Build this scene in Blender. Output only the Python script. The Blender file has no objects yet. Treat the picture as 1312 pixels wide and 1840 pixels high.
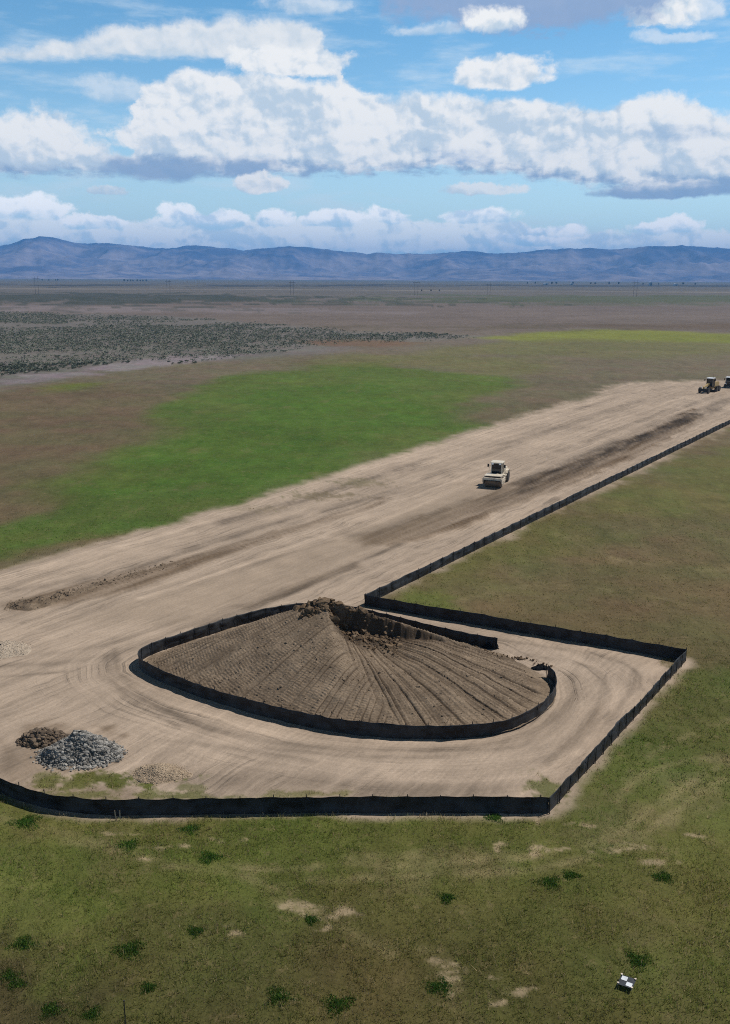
import bpy, bmesh, math, random
import numpy as np
from mathutils import Vector, Matrix
random.seed(7); RNG = np.random.default_rng(7)
sc = bpy.context.scene
COL = sc.collection
PI = math.pi

# ------------------------------------------------------------------ camera
F, W, H = 1704.0, 1312.0, 1840.0
CAMH = 25.0
PITCH = math.atan((920 - 498) / F)
ROLL = math.radians(0.28)
cam = bpy.data.objects.new('camera', bpy.data.cameras.new('camera'))
COL.objects.link(cam); sc.camera = cam
cam.data.sensor_fit = 'VERTICAL'; cam.data.sensor_height = 24; cam.data.lens = 24 * F / H
cam.data.clip_start = 0.5; cam.data.clip_end = 60000
RM = Matrix.Rotation(PI/2 - PITCH, 3, 'X') @ Matrix.Rotation(ROLL, 3, 'Z')
cam.matrix_world = Matrix.Translation((0, 0, CAMH)) @ RM.to_4x4()
RMn = np.array(RM)

def at(x, y, z=0.0):
    d = RM @ Vector(((x - W/2)/F, (H/2 - y)/F, -1))
    t = (z - CAMH) / d.z
    return Vector((d.x*t, d.y*t, z))
def atv(pts, z=0.0):
    return np.array([tuple(at(x, y, z))[:2] for x, y in pts])
def azel(x, y):
    d = (RM @ Vector(((x - W/2)/F, (H/2 - y)/F, -1))).normalized()
    return math.atan2(d.x, d.y), math.asin(d.z)

# ------------------------------------------------------------------ numpy noise
_P = RNG.permutation(4096)
_G = RNG.random(4096)
def vnoise(x, y, seed=0):
    xi = np.floor(x).astype(np.int64); yi = np.floor(y).astype(np.int64)
    fx = x - xi; fy = y - yi
    u = fx*fx*fx*(fx*(fx*6-15)+10); v = fy*fy*fy*(fy*(fy*6-15)+10)
    def h(a, b): return _G[_P[(_P[(a + seed*131) & 4095] + b) & 4095]]
    a = h(xi, yi); b = h(xi+1, yi); c = h(xi, yi+1); d = h(xi+1, yi+1)
    return (a + (b-a)*u + (c-a)*v + (a-b-c+d)*u*v)*2 - 1
def fbm(x, y, octv=4, seed=0, rough=0.5):
    s = 0; a = 1; t = 0
    for k in range(octv):
        s = s + a*vnoise(x*2**k + 17.3*k, y*2**k - 9.1*k, seed+k); t += a; a *= rough
    return s/t
def ridged(x, y, octv=4, seed=0):
    s = 0; a = 1; t = 0
    for k in range(octv):
        s = s + a*(1-2*np.abs(vnoise(x*2**k + 3.3*k, y*2**k + 8.7*k, seed+k))); t += a; a *= 0.5
    return s/t
def sstep(a, b, x):
    t = np.clip((x-a)/(b-a), 0, 1); return t*t*(3-2*t)
def sdf(poly, X, Y):
    """signed distance, negative inside"""
    X = np.asarray(X, float); Y = np.asarray(Y, float)
    best = np.full(X.shape, 1e18); ins = np.zeros(X.shape, bool)
    n = len(poly)
    for i in range(n):
        ax, ay = poly[i]; bx, by = poly[(i+1) % n]
        ex, ey = bx-ax, by-ay; l2 = ex*ex+ey*ey + 1e-12
        t = np.clip(((X-ax)*ex+(Y-ay)*ey)/l2, 0, 1)
        d = (X-ax-t*ex)**2 + (Y-ay-t*ey)**2
        best = np.minimum(best, d)
        if ay != by:
            c = ((ay > Y) != (by > Y)) & (X < (bx-ax)*(Y-ay)/(by-ay)+ax)
            ins ^= c
    best = np.sqrt(best)
    return np.where(ins, -best, best)
def lin(r, g, b):
    def f(c):
        c /= 255.0
        return c/12.92 if c <= 0.04045 else ((c+0.055)/1.055)**2.4
    return np.array([f(r), f(g), f(b)])

# ------------------------------------------------------------------ object helpers
def link(o): COL.objects.link(o); return o
def tag(o, label=None, cat=None, group=None, kind=None):
    if label: o['label'] = label
    if cat: o['category'] = cat
    if group: o['group'] = group
    if kind: o['kind'] = kind
    return o
def empty(name, loc=(0, 0, 0), rz=0.0):
    o = bpy.data.objects.new(name, None); o.location = loc; o.rotation_euler = (0, 0, rz); o.empty_display_size = 0.3
    return link(o)
def mesh_np(name, V, Fq, mat=None, smooth=False, attrs=None):
    """V (n,3), Fq (m,3 or 4) int"""
    V = np.asarray(V, np.float32); Fq = np.asarray(Fq, np.int32)
    me = bpy.data.meshes.new(name)
    n, k = Fq.shape
    me.vertices.add(len(V)); me.vertices.foreach_set('co', V.ravel())
    me.loops.add(n*k); me.loops.foreach_set('vertex_index', Fq.ravel())
    me.polygons.add(n)
    me.polygons.foreach_set('loop_start', np.arange(0, n*k, k, dtype=np.int32))
    try: me.polygons.foreach_set('loop_total', np.full(n, k, np.int32))
    except Exception: pass
    me.polygons.foreach_set('use_smooth', np.full(n, smooth, bool))
    me.update(calc_edges=True)
    if attrs:
        for an, arr in attrs.items():
            arr = np.asarray(arr, np.float32)
            if arr.ndim == 1:
                a = me.attributes.new(an, 'FLOAT', 'POINT'); a.data.foreach_set('value', arr)
            elif arr.shape[1] == 3:
                a = me.attributes.new(an, 'FLOAT_COLOR', 'POINT')
                a.data.foreach_set('color', np.concatenate([arr, np.ones((len(arr), 1), np.float32)], 1).ravel())
    if mat: me.materials.append(mat)
    return me
def obj(name, me, parent=None, loc=None):
    o = bpy.data.objects.new(name, me); link(o)
    if parent: o.parent = parent
    if loc is not None: o.location = loc
    return o

class MB:
    """collects simple shaped solids into ONE mesh"""
    def __init__(s): s.bm = bmesh.new()
    def hexa(s, p8):
        v = [s.bm.verts.new(p) for p in p8]
        for f in ((0,3,2,1),(4,5,6,7),(0,1,5,4),(1,2,6,5),(2,3,7,6),(3,0,4,7)): s.bm.faces.new([v[i] for i in f])
    def box(s, x0, x1, y0, y1, z0, z1, b=0.0):
        n0 = len(s.bm.verts)
        s.hexa([(x0,y0,z0),(x1,y0,z0),(x1,y1,z0),(x0,y1,z0),(x0,y0,z1),(x1,y0,z1),(x1,y1,z1),(x0,y1,z1)])
        if b:
            s.bm.verts.ensure_lookup_table()
            vs = s.bm.verts[n0:]; es = set(e for v in vs for e in v.link_edges)
            bmesh.ops.bevel(s.bm, geom=list(es), offset=b, segments=2, affect='EDGES', profile=0.6)
    def prism(s, prof, y0, y1, b=0.0):
        """profile in xz extruded along y"""
        n0 = len(s.bm.verts)
        a = [s.bm.verts.new((x, y0, z)) for x, z in prof]; c = [s.bm.verts.new((x, y1, z)) for x, z in prof]
        s.bm.faces.new(a); s.bm.faces.new(c[::-1]); n = len(prof)
        for i in range(n): s.bm.faces.new([a[i], c[i], c[(i+1) % n], a[(i+1) % n]][::-1])
        if b:
            s.bm.verts.ensure_lookup_table()
            vs = s.bm.verts[n0:]; es = set(e for v in vs for e in v.link_edges)
            bmesh.ops.bevel(s.bm, geom=list(es), offset=b, segments=1, affect='EDGES')
    def tube(s, p, q, r, r2=None, n=12):
        p = Vector(p); q = Vector(q); d = (q-p)
        r2 = r if r2 is None else r2
        M = d.normalized().to_track_quat('Z', 'Y').to_matrix()
        A = []; B = []
        for i in range(n):
            c = M @ Vector((math.cos(2*PI*i/n), math.sin(2*PI*i/n), 0))
            A.append(s.bm.verts.new(p + c*r)); B.append(s.bm.verts.new(q + c*r2))
        s.bm.faces.new(A[::-1]); s.bm.faces.new(B)
        for i in range(n): s.bm.faces.new([A[i], A[(i+1) % n], B[(i+1) % n], B[i]])
    def lathe_y(s, cx, cy, cz, prof, n=28):
        """profile (y, r) revolved about the y axis through (cx, *, cz)"""
        rings = []
        for y, r in prof:
            rings.append([s.bm.verts.new((cx + r*math.cos(2*PI*i/n), cy + y, cz + r*math.sin(2*PI*i/n))) for i in range(n)])
        for a, b in zip(rings[:-1], rings[1:]):
            for i in range(n): s.bm.faces.new([a[i], a[(i+1) % n], b[(i+1) % n], b[i]])
        s.bm.faces.new(rings[0][::-1]); s.bm.faces.new(rings[-1])
    def mesh(s, name, mat, smooth=False):
        bmesh.ops.recalc_face_normals(s.bm, faces=s.bm.faces)
        me = bpy.data.meshes.new(name); s.bm.to_mesh(me); s.bm.free()
        me.materials.append(mat)
        if smooth: me.polygons.foreach_set('use_smooth', [True]*len(me.polygons))
        return me
    def build(s, name, mat, parent=None, smooth=False, loc=None):
        return obj(name, s.mesh(name, mat, smooth), parent, loc)

# ------------------------------------------------------------------ node DSL
class N:
    def __init__(s, t, sock): s.t = t; s.s = sock
    def _m(s, op, *o, clamp=False):
        n = s.t.nodes.new('ShaderNodeMath'); n.operation = op; n.use_clamp = clamp
        for i, a in enumerate((s,)+o):
            if isinstance(a, N): s.t.links.new(a.s, n.inputs[i])
            else: n.inputs[i].default_value = a
        return N(s.t, n.outputs[0])
    def __add__(s, o): return s._m('ADD', o)
    __radd__ = __add__
    def __mul__(s, o): return s._m('MULTIPLY', o)
    __rmul__ = __mul__
    def __sub__(s, o): return s._m('SUBTRACT', o)
    def __rsub__(s, o): return (s*-1)+o
    def __truediv__(s, o): return s._m('DIVIDE', o)
    def max(s, o): return s._m('MAXIMUM', o)
    def min(s, o): return s._m('MINIMUM', o)
    def pow(s, o): return s._m('POWER', o)
    def abs(s): return s._m('ABSOLUTE')
    def clamp(s): return s._m('ADD', 0.0, clamp=True)
    def step(s, a, b, lo=0.0, hi=1.0):
        n = s.t.nodes.new('ShaderNodeMapRange'); n.interpolation_type = 'SMOOTHSTEP'
        s.t.links.new(s.s, n.inputs['Value'])
        n.inputs['From Min'].default_value = a; n.inputs['From Max'].default_value = b
        n.inputs['To Min'].default_value = lo; n.inputs['To Max'].default_value = hi
        return N(s.t, n.outputs[0])
    def curve(s, pts):
        """pts: list of (x in 0..1, y in 0..1)"""
        n = s.t.nodes.new('ShaderNodeFloatCurve'); s.t.links.new(s.s, n.inputs['Value'])
        c = n.mapping.curves[0]
        while len(c.points) < len(pts): c.points.new(0.5, 0.5)
        for p, (x, y) in zip(c.points, pts): p.location = (x, y); p.handle_type = 'AUTO_CLAMPED'
        n.mapping.update()
        return N(s.t, n.outputs[0])
def comb(t, x, y, z=0.0):
    n = t.nodes.new('ShaderNodeCombineXYZ')
    for i, a in enumerate((x, y, z)):
        if isinstance(a, N): t.links.new(a.s, n.inputs[i])
        else: n.inputs[i].default_value = a
    return N(t, n.outputs[0])
def noise(t, vec, scale=1.0, detail=4.0, rough=0.5, dist=0.0, out=0, dims='3D'):
    n = t.nodes.new('ShaderNodeTexNoise'); n.noise_dimensions = dims
    t.links.new(vec.s, n.inputs['Vector'])
    n.inputs['Scale'].default_value = scale; n.inputs['Detail'].default_value = detail
    n.inputs['Roughness'].default_value = rough; n.inputs['Distortion'].default_value = dist
    return N(t, n.outputs[out])
def vor(t, vec, scale=1.0, detail=0.0, rough=0.5, smooth=None, rnd=1.0, out='Distance', dims='2D'):
    n = t.nodes.new('ShaderNodeTexVoronoi'); n.voronoi_dimensions = dims
    if smooth is not None: n.feature = 'SMOOTH_F1'
    t.links.new(vec.s, n.inputs['Vector'])
    n.inputs['Scale'].default_value = scale; n.inputs['Detail'].default_value = detail
    n.inputs['Roughness'].default_value = rough; n.inputs['Randomness'].default_value = rnd
    if smooth is not None: n.inputs['Smoothness'].default_value = smooth
    n.normalize = True if detail else False
    return N(t, n.outputs[out])
def mixc(t, fac, a, b, mode='MIX'):
    n = t.nodes.new('ShaderNodeMix'); n.data_type = 'RGBA'; n.blend_type = mode
    n.clamp_factor = True
    for i, v in ((0, fac), (6, a), (7, b)):
        if isinstance(v, N): t.links.new(v.s, n.inputs[i])
        elif i == 0: n.inputs[i].default_value = v
        else: n.inputs[i].default_value = (*v[:3], 1)
    return N(t, n.outputs[2])
def scalec(t, c, f):
    n = t.nodes.new('ShaderNodeVectorMath'); n.operation = 'SCALE'
    t.links.new(c.s, n.inputs[0])
    if isinstance(f, N): t.links.new(f.s, n.inputs['Scale'])
    else: n.inputs['Scale'].default_value = f
    return N(t, n.outputs[0])
def attr(t, name, out='Color'):
    n = t.nodes.new('ShaderNodeAttribute'); n.attribute_name = name
    return N(t, n.outputs[out])
def geo_pos(t):
    n = t.nodes.new('ShaderNodeNewGeometry'); return N(t, n.outputs['Position'])
def obj_pos(t):
    n = t.nodes.new('ShaderNodeTexCoord'); return N(t, n.outputs['Object'])
def sepv(t, v):
    n = t.nodes.new('ShaderNodeSeparateXYZ'); t.links.new(v.s, n.inputs[0])
    return [N(t, o) for o in n.outputs]
def material(name):
    m = bpy.data.materials.new(name); m.use_nodes = True; t = m.node_tree
    b = t.nodes['Principled BSDF']; b.inputs['Specular IOR Level'].default_value = 0.2
    b.inputs['Roughness'].default_value = 0.9
    return m, t, b
def bump(t, b, h, strength=0.5, dist=0.05):
    n = t.nodes.new('ShaderNodeBump'); n.inputs['Strength'].default_value = strength; n.inputs['Distance'].default_value = dist
    t.links.new(h.s, n.inputs['Height']); t.links.new(n.outputs[0], b.inputs['Normal'])
def simple(name, c, rough=0.6, metal=0.0, spec=0.4, var=0.25, scale=3.0, dirt=None):
    m, t, b = material(name)
    p = obj_pos(t); f = noise(t, p, scale, 5, 0.6)
    base = mixc(t, f.step(0.3, 0.7), tuple(x*(1-var) for x in c), tuple(min(1, x*(1+var)) for x in c))
    if dirt is not None:
        z = sepv(t, p)[2]
        g = noise(t, p, 2.2, 6, 0.65)
        base = mixc(t, (g + (z*-0.12)).step(0.28, 0.6), base, dirt)
    t.links.new(base.s, b.inputs['Base Color'])
    b.inputs['Roughness'].default_value = rough; b.inputs['Metallic'].default_value = metal
    b.inputs['Specular IOR Level'].default_value = spec
    return m

# ------------------------------------------------------------------ light and sky
SUN_AZ, SUN_EL = math.radians(62), math.radians(54)
sv = Vector((math.sin(SUN_AZ)*math.cos(SUN_EL), math.cos(SUN_AZ)*math.cos(SUN_EL), math.sin(SUN_EL)))
sl = bpy.data.lights.new('sun', 'SUN'); sl.energy = 4.2; sl.angle = math.radians(0.5); sl.color = (1, 0.955, 0.89)
so = link(bpy.data.objects.new('sun', sl)); so.rotation_euler = sv.to_track_quat('Z', 'Y').to_euler(); so.location = (0, 0, 60)

def build_world():
    w = bpy.data.worlds.new('World'); sc.world = w; w.use_nodes = True; t = w.node_tree
    bg = t.nodes['Background']
    sky = t.nodes.new('ShaderNodeTexSky'); sky.sky_type = 'NISHITA'; sky.sun_disc = False
    sky.sun_elevation = SUN_EL; sky.sun_rotation = SUN_AZ; sky.altitude = 900
    sky.air_density = 1.0; sky.dust_density = 0.0; sky.ozone_density = 1.5
    tc = t.nodes.new('ShaderNodeTexCoord')
    nrm = t.nodes.new('ShaderNodeVectorMath'); nrm.operation = 'NORMALIZE'; t.links.new(tc.outputs['Generated'], nrm.inputs[0])
    x, y, z = sepv(t, N(t, nrm.outputs[0]))
    D = 57.29578
    A0 = x._m('ARCTAN2', y)*D; E0 = z._m('ARCSINE')*D   # azimuth and elevation, degrees
    STR = 0.12
    k = 1/STR
    # ragged outlines: the cloud directions are warped by turbulence
    wv = noise(t, comb(t, A0, E0*1.3), 0.38, 6, 0.62, dims='2D', out=1)
    wx, wy, wz = sepv(t, wv)
    A = A0 + (wx-0.5)*2.6; E = E0 + (wy-0.5)*1.15
    Es = E0 + (wy-0.5)*0.5                              # flat bases are warped less
    def P(dx=0.0, dy=0.0): return comb(t, A0+dx+(wx-0.5)*1.2, (E0+dy+(wy-0.5)*0.8)*1.25)
    p0 = P(); p1 = P(0.22, 0.30); p2 = P(0.75, 0.95)    # second samples lie towards the sun
    def cau(p, s, det, rough):
        v = vor(t, p, s, det, rough, smooth=0.25)
        return 1 - v
    f0 = noise(t, p0, 0.42, 9, 0.60, dims='2D'); f1 = noise(t, p1, 0.42, 9, 0.60, dims='2D'); f2 = noise(t, p2, 0.42, 4, 0.55, dims='2D')
    b0 = cau(p0, 0.75, 4.0, 0.6); b1 = cau(p1, 0.75, 4.0, 0.6)
    n0 = (f0-0.5)*1.5 + (b0-0.62)*0.9
    fine = noise(t, comb(t, A0*0.6, E0*1.7), 1.3, 8, 0.66, dims='2D')
    g0 = noise(t, p0, 0.75, 4, 0.5, dims='2D'); g1 = noise(t, p1, 0.75, 4, 0.5, dims='2D')
    c0 = cau(p0, 1.15, 1.0, 0.4); c1_ = cau(p1, 1.15, 1.0, 0.4)
    h0 = noise(t, p0, 0.26, 3, 0.5, dims='2D'); h2 = noise(t, P(0.9, 1.2), 0.26, 3, 0.5, dims='2D')
    relief = (g0 - g1)*1.5 + (c0 - c1_)*0.8 + (h0 - h2)*1.6 + (f0 - f2)*0.35 + (f0 - f1)*0.7
    AZR = 30.0
    u = (A*(0.5/AZR) + 0.5)
    u = u._m('PINGPONG', 1.0)
    def prof(pts, e0=0.0, e1=20.0):
        q = []
        for px, py in pts:
            a, e = azel(px, py); q.append((min(1, max(0, math.degrees(a)*0.5/AZR+0.5)), (math.degrees(e)-e0)/(e1-e0)))
        q.sort()
        q = [(0.0, q[0][1])] + q + [(1.0, q[-1][1])]
        return u.curve(q)*(e1-e0) + e0
    def over(col, alpha, c): return mixc(t, alpha, col, c)
    WHITE = (1.0, 1.0, 0.985); MID = (0.60, 0.72, 0.83); DARK = (0.27, 0.41, 0.62)
    def K(c): return tuple(v*k for v in c)
    def shade(L, dk, dark, bright=1.0):
        c = mixc(t, L.step(0.0, 0.95), K([v*bright for v in MID]), K([v*bright for v in WHITE]))
        return mixc(t, dk, c, K(dark))
    def band(col, top, bot, soft_top, soft_bot, amp, dark, opac=1.0, bright=1.0, lift=0.0, rk=1.0, soft=0.5):
        T = prof(top); B = prof(bot)
        hgt = (T - B).max(0.15)
        d = ((T - E)/soft_top).min(1.3) + n0*amp
        d = d.min((Es - B)/soft_bot + (fine-0.5)*1.3)
        alpha = d.step(0.0, soft)*opac
        rel = ((Es - B)/hgt).clamp()
        L = rel*0.40 + 0.22 + relief*1.0*rk + n0*0.35*rk + lift
        dk = (0.34 + (fine-0.5)*0.5 - rel - relief*0.22).step(0.0, 0.34)*0.85
        return over(col, alpha, shade(L, dk, dark, bright))
    def puff(col, cx, cy, rx, ru, rd, amp=1.0, dark=MID, opac=1.0, base_dark=0.0, soft=0.5, rk=1.0, bright=1.0):
        a, e = azel(cx, cy); s = math.degrees(1/F)
        dx = ((A - math.degrees(a))/(rx*s)); dy = (E - math.degrees(e)); dys = (Es - math.degrees(e))
        q = (dy/(ru*s)).max(dys/(-rd*s))
        r = (dx*dx + q*q)._m('SQRT')
        d = (1 - r)*1.5 + n0*amp
        d = d.min((dys + rd*s)/(rd*s*0.6) + (fine-0.5)*1.3)
        alpha = d.step(0.0, soft)*opac
        yv = dys/(ru*s)
        L = yv*0.40 + 0.62 + relief*0.95*rk + n0*0.3*rk
        dk = (base_dark*1.15 - 0.25 - yv*0.5 + (fine-0.5)*0.4 - relief*0.2).step(-0.1, 0.5)*0.9
        return over(col, alpha, shade(L, dk, dark, bright))
    # clear sky: bright and cyan low down, dimmed overhead on purpose to cut the fill light
    base = N(t, sky.outputs[0])
    tint = mixc(t, E0.step(1.0, 17.0), SKYLOW, SKYMID)
    tint = mixc(t, E0.step(15.0, 38.0), tint, SKYHIGH)
    col = mixc(t, 1.0, base, tint, 'MULTIPLY')
    col = over(col, E0.step(10.0, 0.0)*0.55, K((0.56, 0.78, 0.92)))
    # thin high veil
    veil = noise(t, comb(t, A0*0.16, E0*0.75), 0.9, 6, 0.6, dims='2D')
    col = over(col, (veil.step(0.46, 0.80)*0.50)*E0.step(40.0, 20.0), K((0.80, 0.90, 0.96)))
    # high flat band top left
    col = band(col, [(-200,70),(0,80),(100,66),(230,42),(330,28),(450,24),(540,32),(580,66),(620,120),(660,200),(1500,200)],
                    [(-200,120),(0,118),(130,114),(300,112),(430,112),(540,128),(600,140),(660,210),(1500,210)],
               0.7, 0.55, 0.75, (0.66,0.77,0.86), opac=0.90, bright=0.95, lift=0.22, rk=0.5, soft=0.9)
    col = puff(col, 520, 116, 120, 34, 22, 0.9)
    col = puff(col, 205, 170, 74, 28, 20, 1.1, opac=0.5, soft=0.9)
    col = puff(col, 560, 12, 90, 18, 14, 1.2, opac=0.55, soft=0.9)
    col = puff(col, 770, 55, 70, 14, 10, 1.2, opac=0.5, soft=0.9)
    col = puff(col, 1210, 68, 80, 12, 9, 1.2, opac=0.5, soft=0.9)
    col = puff(col, 1275, 18, 60, 22, 16, 1.2, opac=0.65, soft=0.9)
    # grey cloud at the top right
    col = puff(col, 1190, -6, 80, 60, 46, 0.9)
    col = puff(col, 965, -40, 285, 60, 86, 0.7, dark=(0.26,0.39,0.63), base_dark=1.5, rk=0.5)
    col = puff(col, 885, 38, 70, 22, 18, 1.2, soft=0.8)
    # the main bank
    col = band(col, [(-200,200),(0,206),(110,202),(165,262),(205,270),(235,225),(250,160),(285,134),(390,122),(480,128),(560,142),(630,146),(680,166),(780,166),
                     (900,170),(1000,176),(1090,192),(1125,172),(1180,158),(1230,168),(1312,196),(1500,200)],
                    [(-200,326),(0,326),(150,322),(300,328),(450,326),(600,322),(760,316),(860,320),(960,330),(1080,342),(1150,352),(1312,350),(1500,350)],
               0.75, 0.8, 0.85, DARK, soft=0.75)
    # brighter heads standing in front of it
    col = puff(col, 898, 140, 92, 40, 20, 0.8)
    col = puff(col, 60, 262, 110, 62, 44, 0.9, soft=0.7)
    col = puff(col, 285, 300, 120, 30, 26, 0.5, dark=DARK, base_dark=0.72, soft=0.8)
    col = puff(col, 292, 250, 96, 56, 30, 0.9)
    col = puff(col, 395, 268, 76, 18, 18, 1.0)
    col = puff(col, 435, 296, 70, 20, 26, 0.6, dark=DARK, base_dark=0.66, soft=0.9)
    col = puff(col, 490, 250, 70, 44, 36, 1.0, soft=0.7)
    col = puff(col, 640, 268, 140, 60, 40, 0.9, soft=0.9)
    col = puff(col, 850, 268, 90, 36, 30, 0.9, dark=(0.30,0.46,0.70), base_dark=0.30, soft=0.8)
    col = puff(col, 935, 272, 66, 28, 24, 1.0, soft=0.7)
    col = puff(col, 1215, 230, 100, 34, 30, 0.7, dark=(0.40,0.55,0.74), base_dark=0.32, soft=1.0)
    col = puff(col, 1120, 286, 150, 38, 30, 0.9, soft=0.8)
    col = puff(col, 1265, 298, 90, 40, 22, 1.0, soft=0.8)
    col = puff(col, 1195, 344, 125, 17, 13, 0.4, dark=DARK, base_dark=0.66)
    # scraps under the bank
    col = puff(col, 465, 334, 42, 20, 16, 1.1)
    col = puff(col, 192, 341, 40, 11, 9, 1.2, opac=0.8)
    col = puff(col, 865, 341, 80, 13, 10, 1.1, opac=0.85)
    # low row over the hills
    col = band(col, [(-200,364),(0,358),(45,354),(80,366),(110,384),(180,390),(240,392),(290,376),(320,377),(360,384),(430,388),(490,380),(540,390),(600,380),(650,382),
                     (690,378),(740,392),(800,400),(850,386),(890,382),(930,393),(980,412),(1060,416),(1130,414),(1165,400),(1210,397),(1260,409),(1312,416),(1500,406)],
                    [(-200,470),(0,470),(656,470),(1312,470),(1500,470)],
               0.42, 0.6, 1.5, (0.56,0.82,0.98), opac=0.82, lift=0.16, rk=1.25, soft=0.7, bright=1.2)
    for cx, cy, rx, ru, rd in ((50,378,70,30,18),(165,400,60,16,14),(305,392,50,24,20),(385,398,70,18,16),(490,394,46,20,16),(600,394,60,20,16),(690,390,46,22,16),(870,392,64,20,10),(1000,418,60,14,12),(1195,410,62,20,12),(960,432,80,12,10)):
        col = puff(col, cx, cy, rx, ru, rd, 1.0, dark=(0.56,0.82,0.98), base_dark=0.25, soft=0.5, rk=1.3, opac=0.97, bright=1.28)
    t.links.new(col.s, bg.inputs['Color']); bg.inputs['Strength'].default_value = STR
    w.cycles.sampling_method = 'MANUAL'; w.cycles.sample_map_resolution = 512
SKYLOW = (1.18, 1.26, 1.20); SKYMID = (0.60, 1.00, 1.08); SKYHIGH = (0.22, 0.19, 0.15)
build_world()

# ------------------------------------------------------------------ layout (world metres)
def smooth_line(pts, step=0.2):
    """Catmull-Rom through pts"""
    P = [np.array(p, float) for p in pts]; P = [2*P[0]-P[1]] + P + [2*P[-1]-P[-2]]
    out = []
    for i in range(1, len(P)-2):
        L = np.linalg.norm(P[i+1]-P[i]); n = max(2, int(L/step))
        for k in range(n):
            u = k/n
            out.append(0.5*((2*P[i]) + (-P[i-1]+P[i+1])*u + (2*P[i-1]-5*P[i]+4*P[i+1]-P[i+2])*u*u + (-P[i-1]+3*P[i]-3*P[i+1]+P[i+2])*u**3))
    out.append(P[-2]); return np.array(out)
def straight(pts, step=0.2):
    out = []
    for a, b in zip(pts[:-1], pts[1:]):
        a = np.array(a); b = np.array(b); n = max(1, int(np.linalg.norm(b-a)/step))
        for k in range(n): out.append(a+(b-a)*k/n)
    out.append(np.array(pts[-1])); return np.array(out)

loop_px = [(983,1217),(994,1226),(1000,1243),(992,1266),(966,1290),(928,1310),(880,1322),(820,1327),(748,1328),(690,1326),(620,1318),(540,1303),(450,1281),
           (370,1256),(310,1234),(272,1216),(254,1204),(250,1194),(262,1182),(300,1166),(360,1146),(430,1124),(490,1110),(545,1102),(620,1106),(690,1121),(760,1139),(830,1156),(893,1167)]
LOOP = smooth_line(atv(loop_px))
C1 = at(985, 1462); C2 = at(1232, 1188); C3 = at(655, 1088)
RDIR = (at(1312, 762) - C3); RLEN = RDIR.length; RDIR.normalize()
RFAR = C3 + RDIR*(RLEN+70)
front_px = [(-260,1330),(-120,1378),(-50,1405),(0,1425),(50,1443),(100,1455),(160,1462),(230,1465),(400,1463),(600,1461),(800,1461),(985,1462)]
FRONT = smooth_line(atv(front_px))
LOOPC = LOOP.mean(0)

road_up = [(-420,1120),(-150,1062),(0,1024),(80,1004),(150,985),(300,944),(440,901),(560,862),(680,826),(800,790),(900,760),(1000,731),(1075,711),(1105,694),(1150,686),(1230,684),(1330,684),(1500,686)]
dirt_poly = np.concatenate([atv(road_up), np.array([[RFAR.x+8, RFAR.y], [RFAR.x, RFAR.y], [C3.x, C3.y], [C2.x, C2.y], [C1.x, C1.y]]),
                            FRONT[::-1][::8], np.array([[FRONT[0][0]-20, FRONT[0][1]+6]])])

def ground_z(X, Y):
    r = np.hypot(X, Y)
    m = sstep(4, 14, np.maximum(sdf(dirt_poly, X, Y), 0))*(1-sstep(400, 1500, r))
    return m*(fbm(X/22, Y/22, 4, 3)*0.32)

# zones: (pixel polygon, feather as share of distance, feather noise, sRGB colour, strength)
Z = []
def zone(poly, col, strength=1.0, feather=0.02, nz=0.03, nscale=0.12): Z.append((atv(poly), lin(*col), strength, feather, nz, nscale))
BASE_Y = [(1840,(86,83,46)),(1640,(93,93,49)),(1480,(98,100,52)),(1300,(98,98,54)),(1160,(98,87,58)),(1000,(104,92,64)),(850,(102,94,66)),(740,(102,92,70)),(680,(104,95,76)),(640,(108,98,80)),
          (610,(108,98,86)),(580,(108,97,90)),(550,(108,97,92)),(530,(100,95,90)),(515,(96,92,86)),(505,(92,90,84))]
by_r = np.array([math.log(at(656, y).length if at(656,y).y > 0 else 1e5) for y, _ in BASE_Y]); by_c = np.array([lin(*c) for _, c in BASE_Y])
# far plain bands
zone([(-300,527),(250,527),(600,534),(620,540),(300,546),(-300,548)], (66,70,64), .9, .04, .22, .12)
zone([(-300,548),(260,551),(560,556),(600,560),(-300,560)], (122,112,112), .8, .03, .10, .08)
zone([(760,530),(1000,532),(1500,531),(1500,547),(900,546),(760,540)], (82,88,66), .9, .04, .12, .08)
zone([(-300,518),(600,522),(1500,527),(1500,525.5),(600,520.5),(-300,516.5)], (138,128,116), .45, .008, .03, .06)
zone([(-300,513),(1500,515),(1500,512),(-300,511)], (52,56,60), .8, .02, .16, .06)
zone([(860,590),(1500,594),(1500,582),(1000,580)], (96,82,70), .8, .03, .05, .05)
zone([(880,606),(1000,597),(1080,590),(1320,598),(1500,600),(1500,616),(1200,615),(1040,613),(960,613)], (118,122,56), .95, .015, .03, .06)
zone([(700,628),(900,610),(1500,618),(1500,636),(1100,640),(800,640)], (106,104,66), .8, .03, .05, .06)
zone([(-300,533),(500,536),(700,543),(300,541),(-300,538)], (58,64,54), .7, .02, .25, .2)
zone([(-300,553),(300,555),(500,558),(200,557),(-300,556)], (84,82,76), .6, .01, .12, .2)
zone([(600,541),(760,540),(900,542),(760,545),(620,544)], (70,76,62), .6, .01, .15, .2)
zone([(560,584),(760,586),(1000,584),(1100,588),(900,592),(640,592)], (92,84,70), .6, .02, .08, .2)
zone([(700,566),(1000,560),(1500,566),(1500,574),(1000,570)], (118,106,100), .5, .02, .10, .1)
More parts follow.
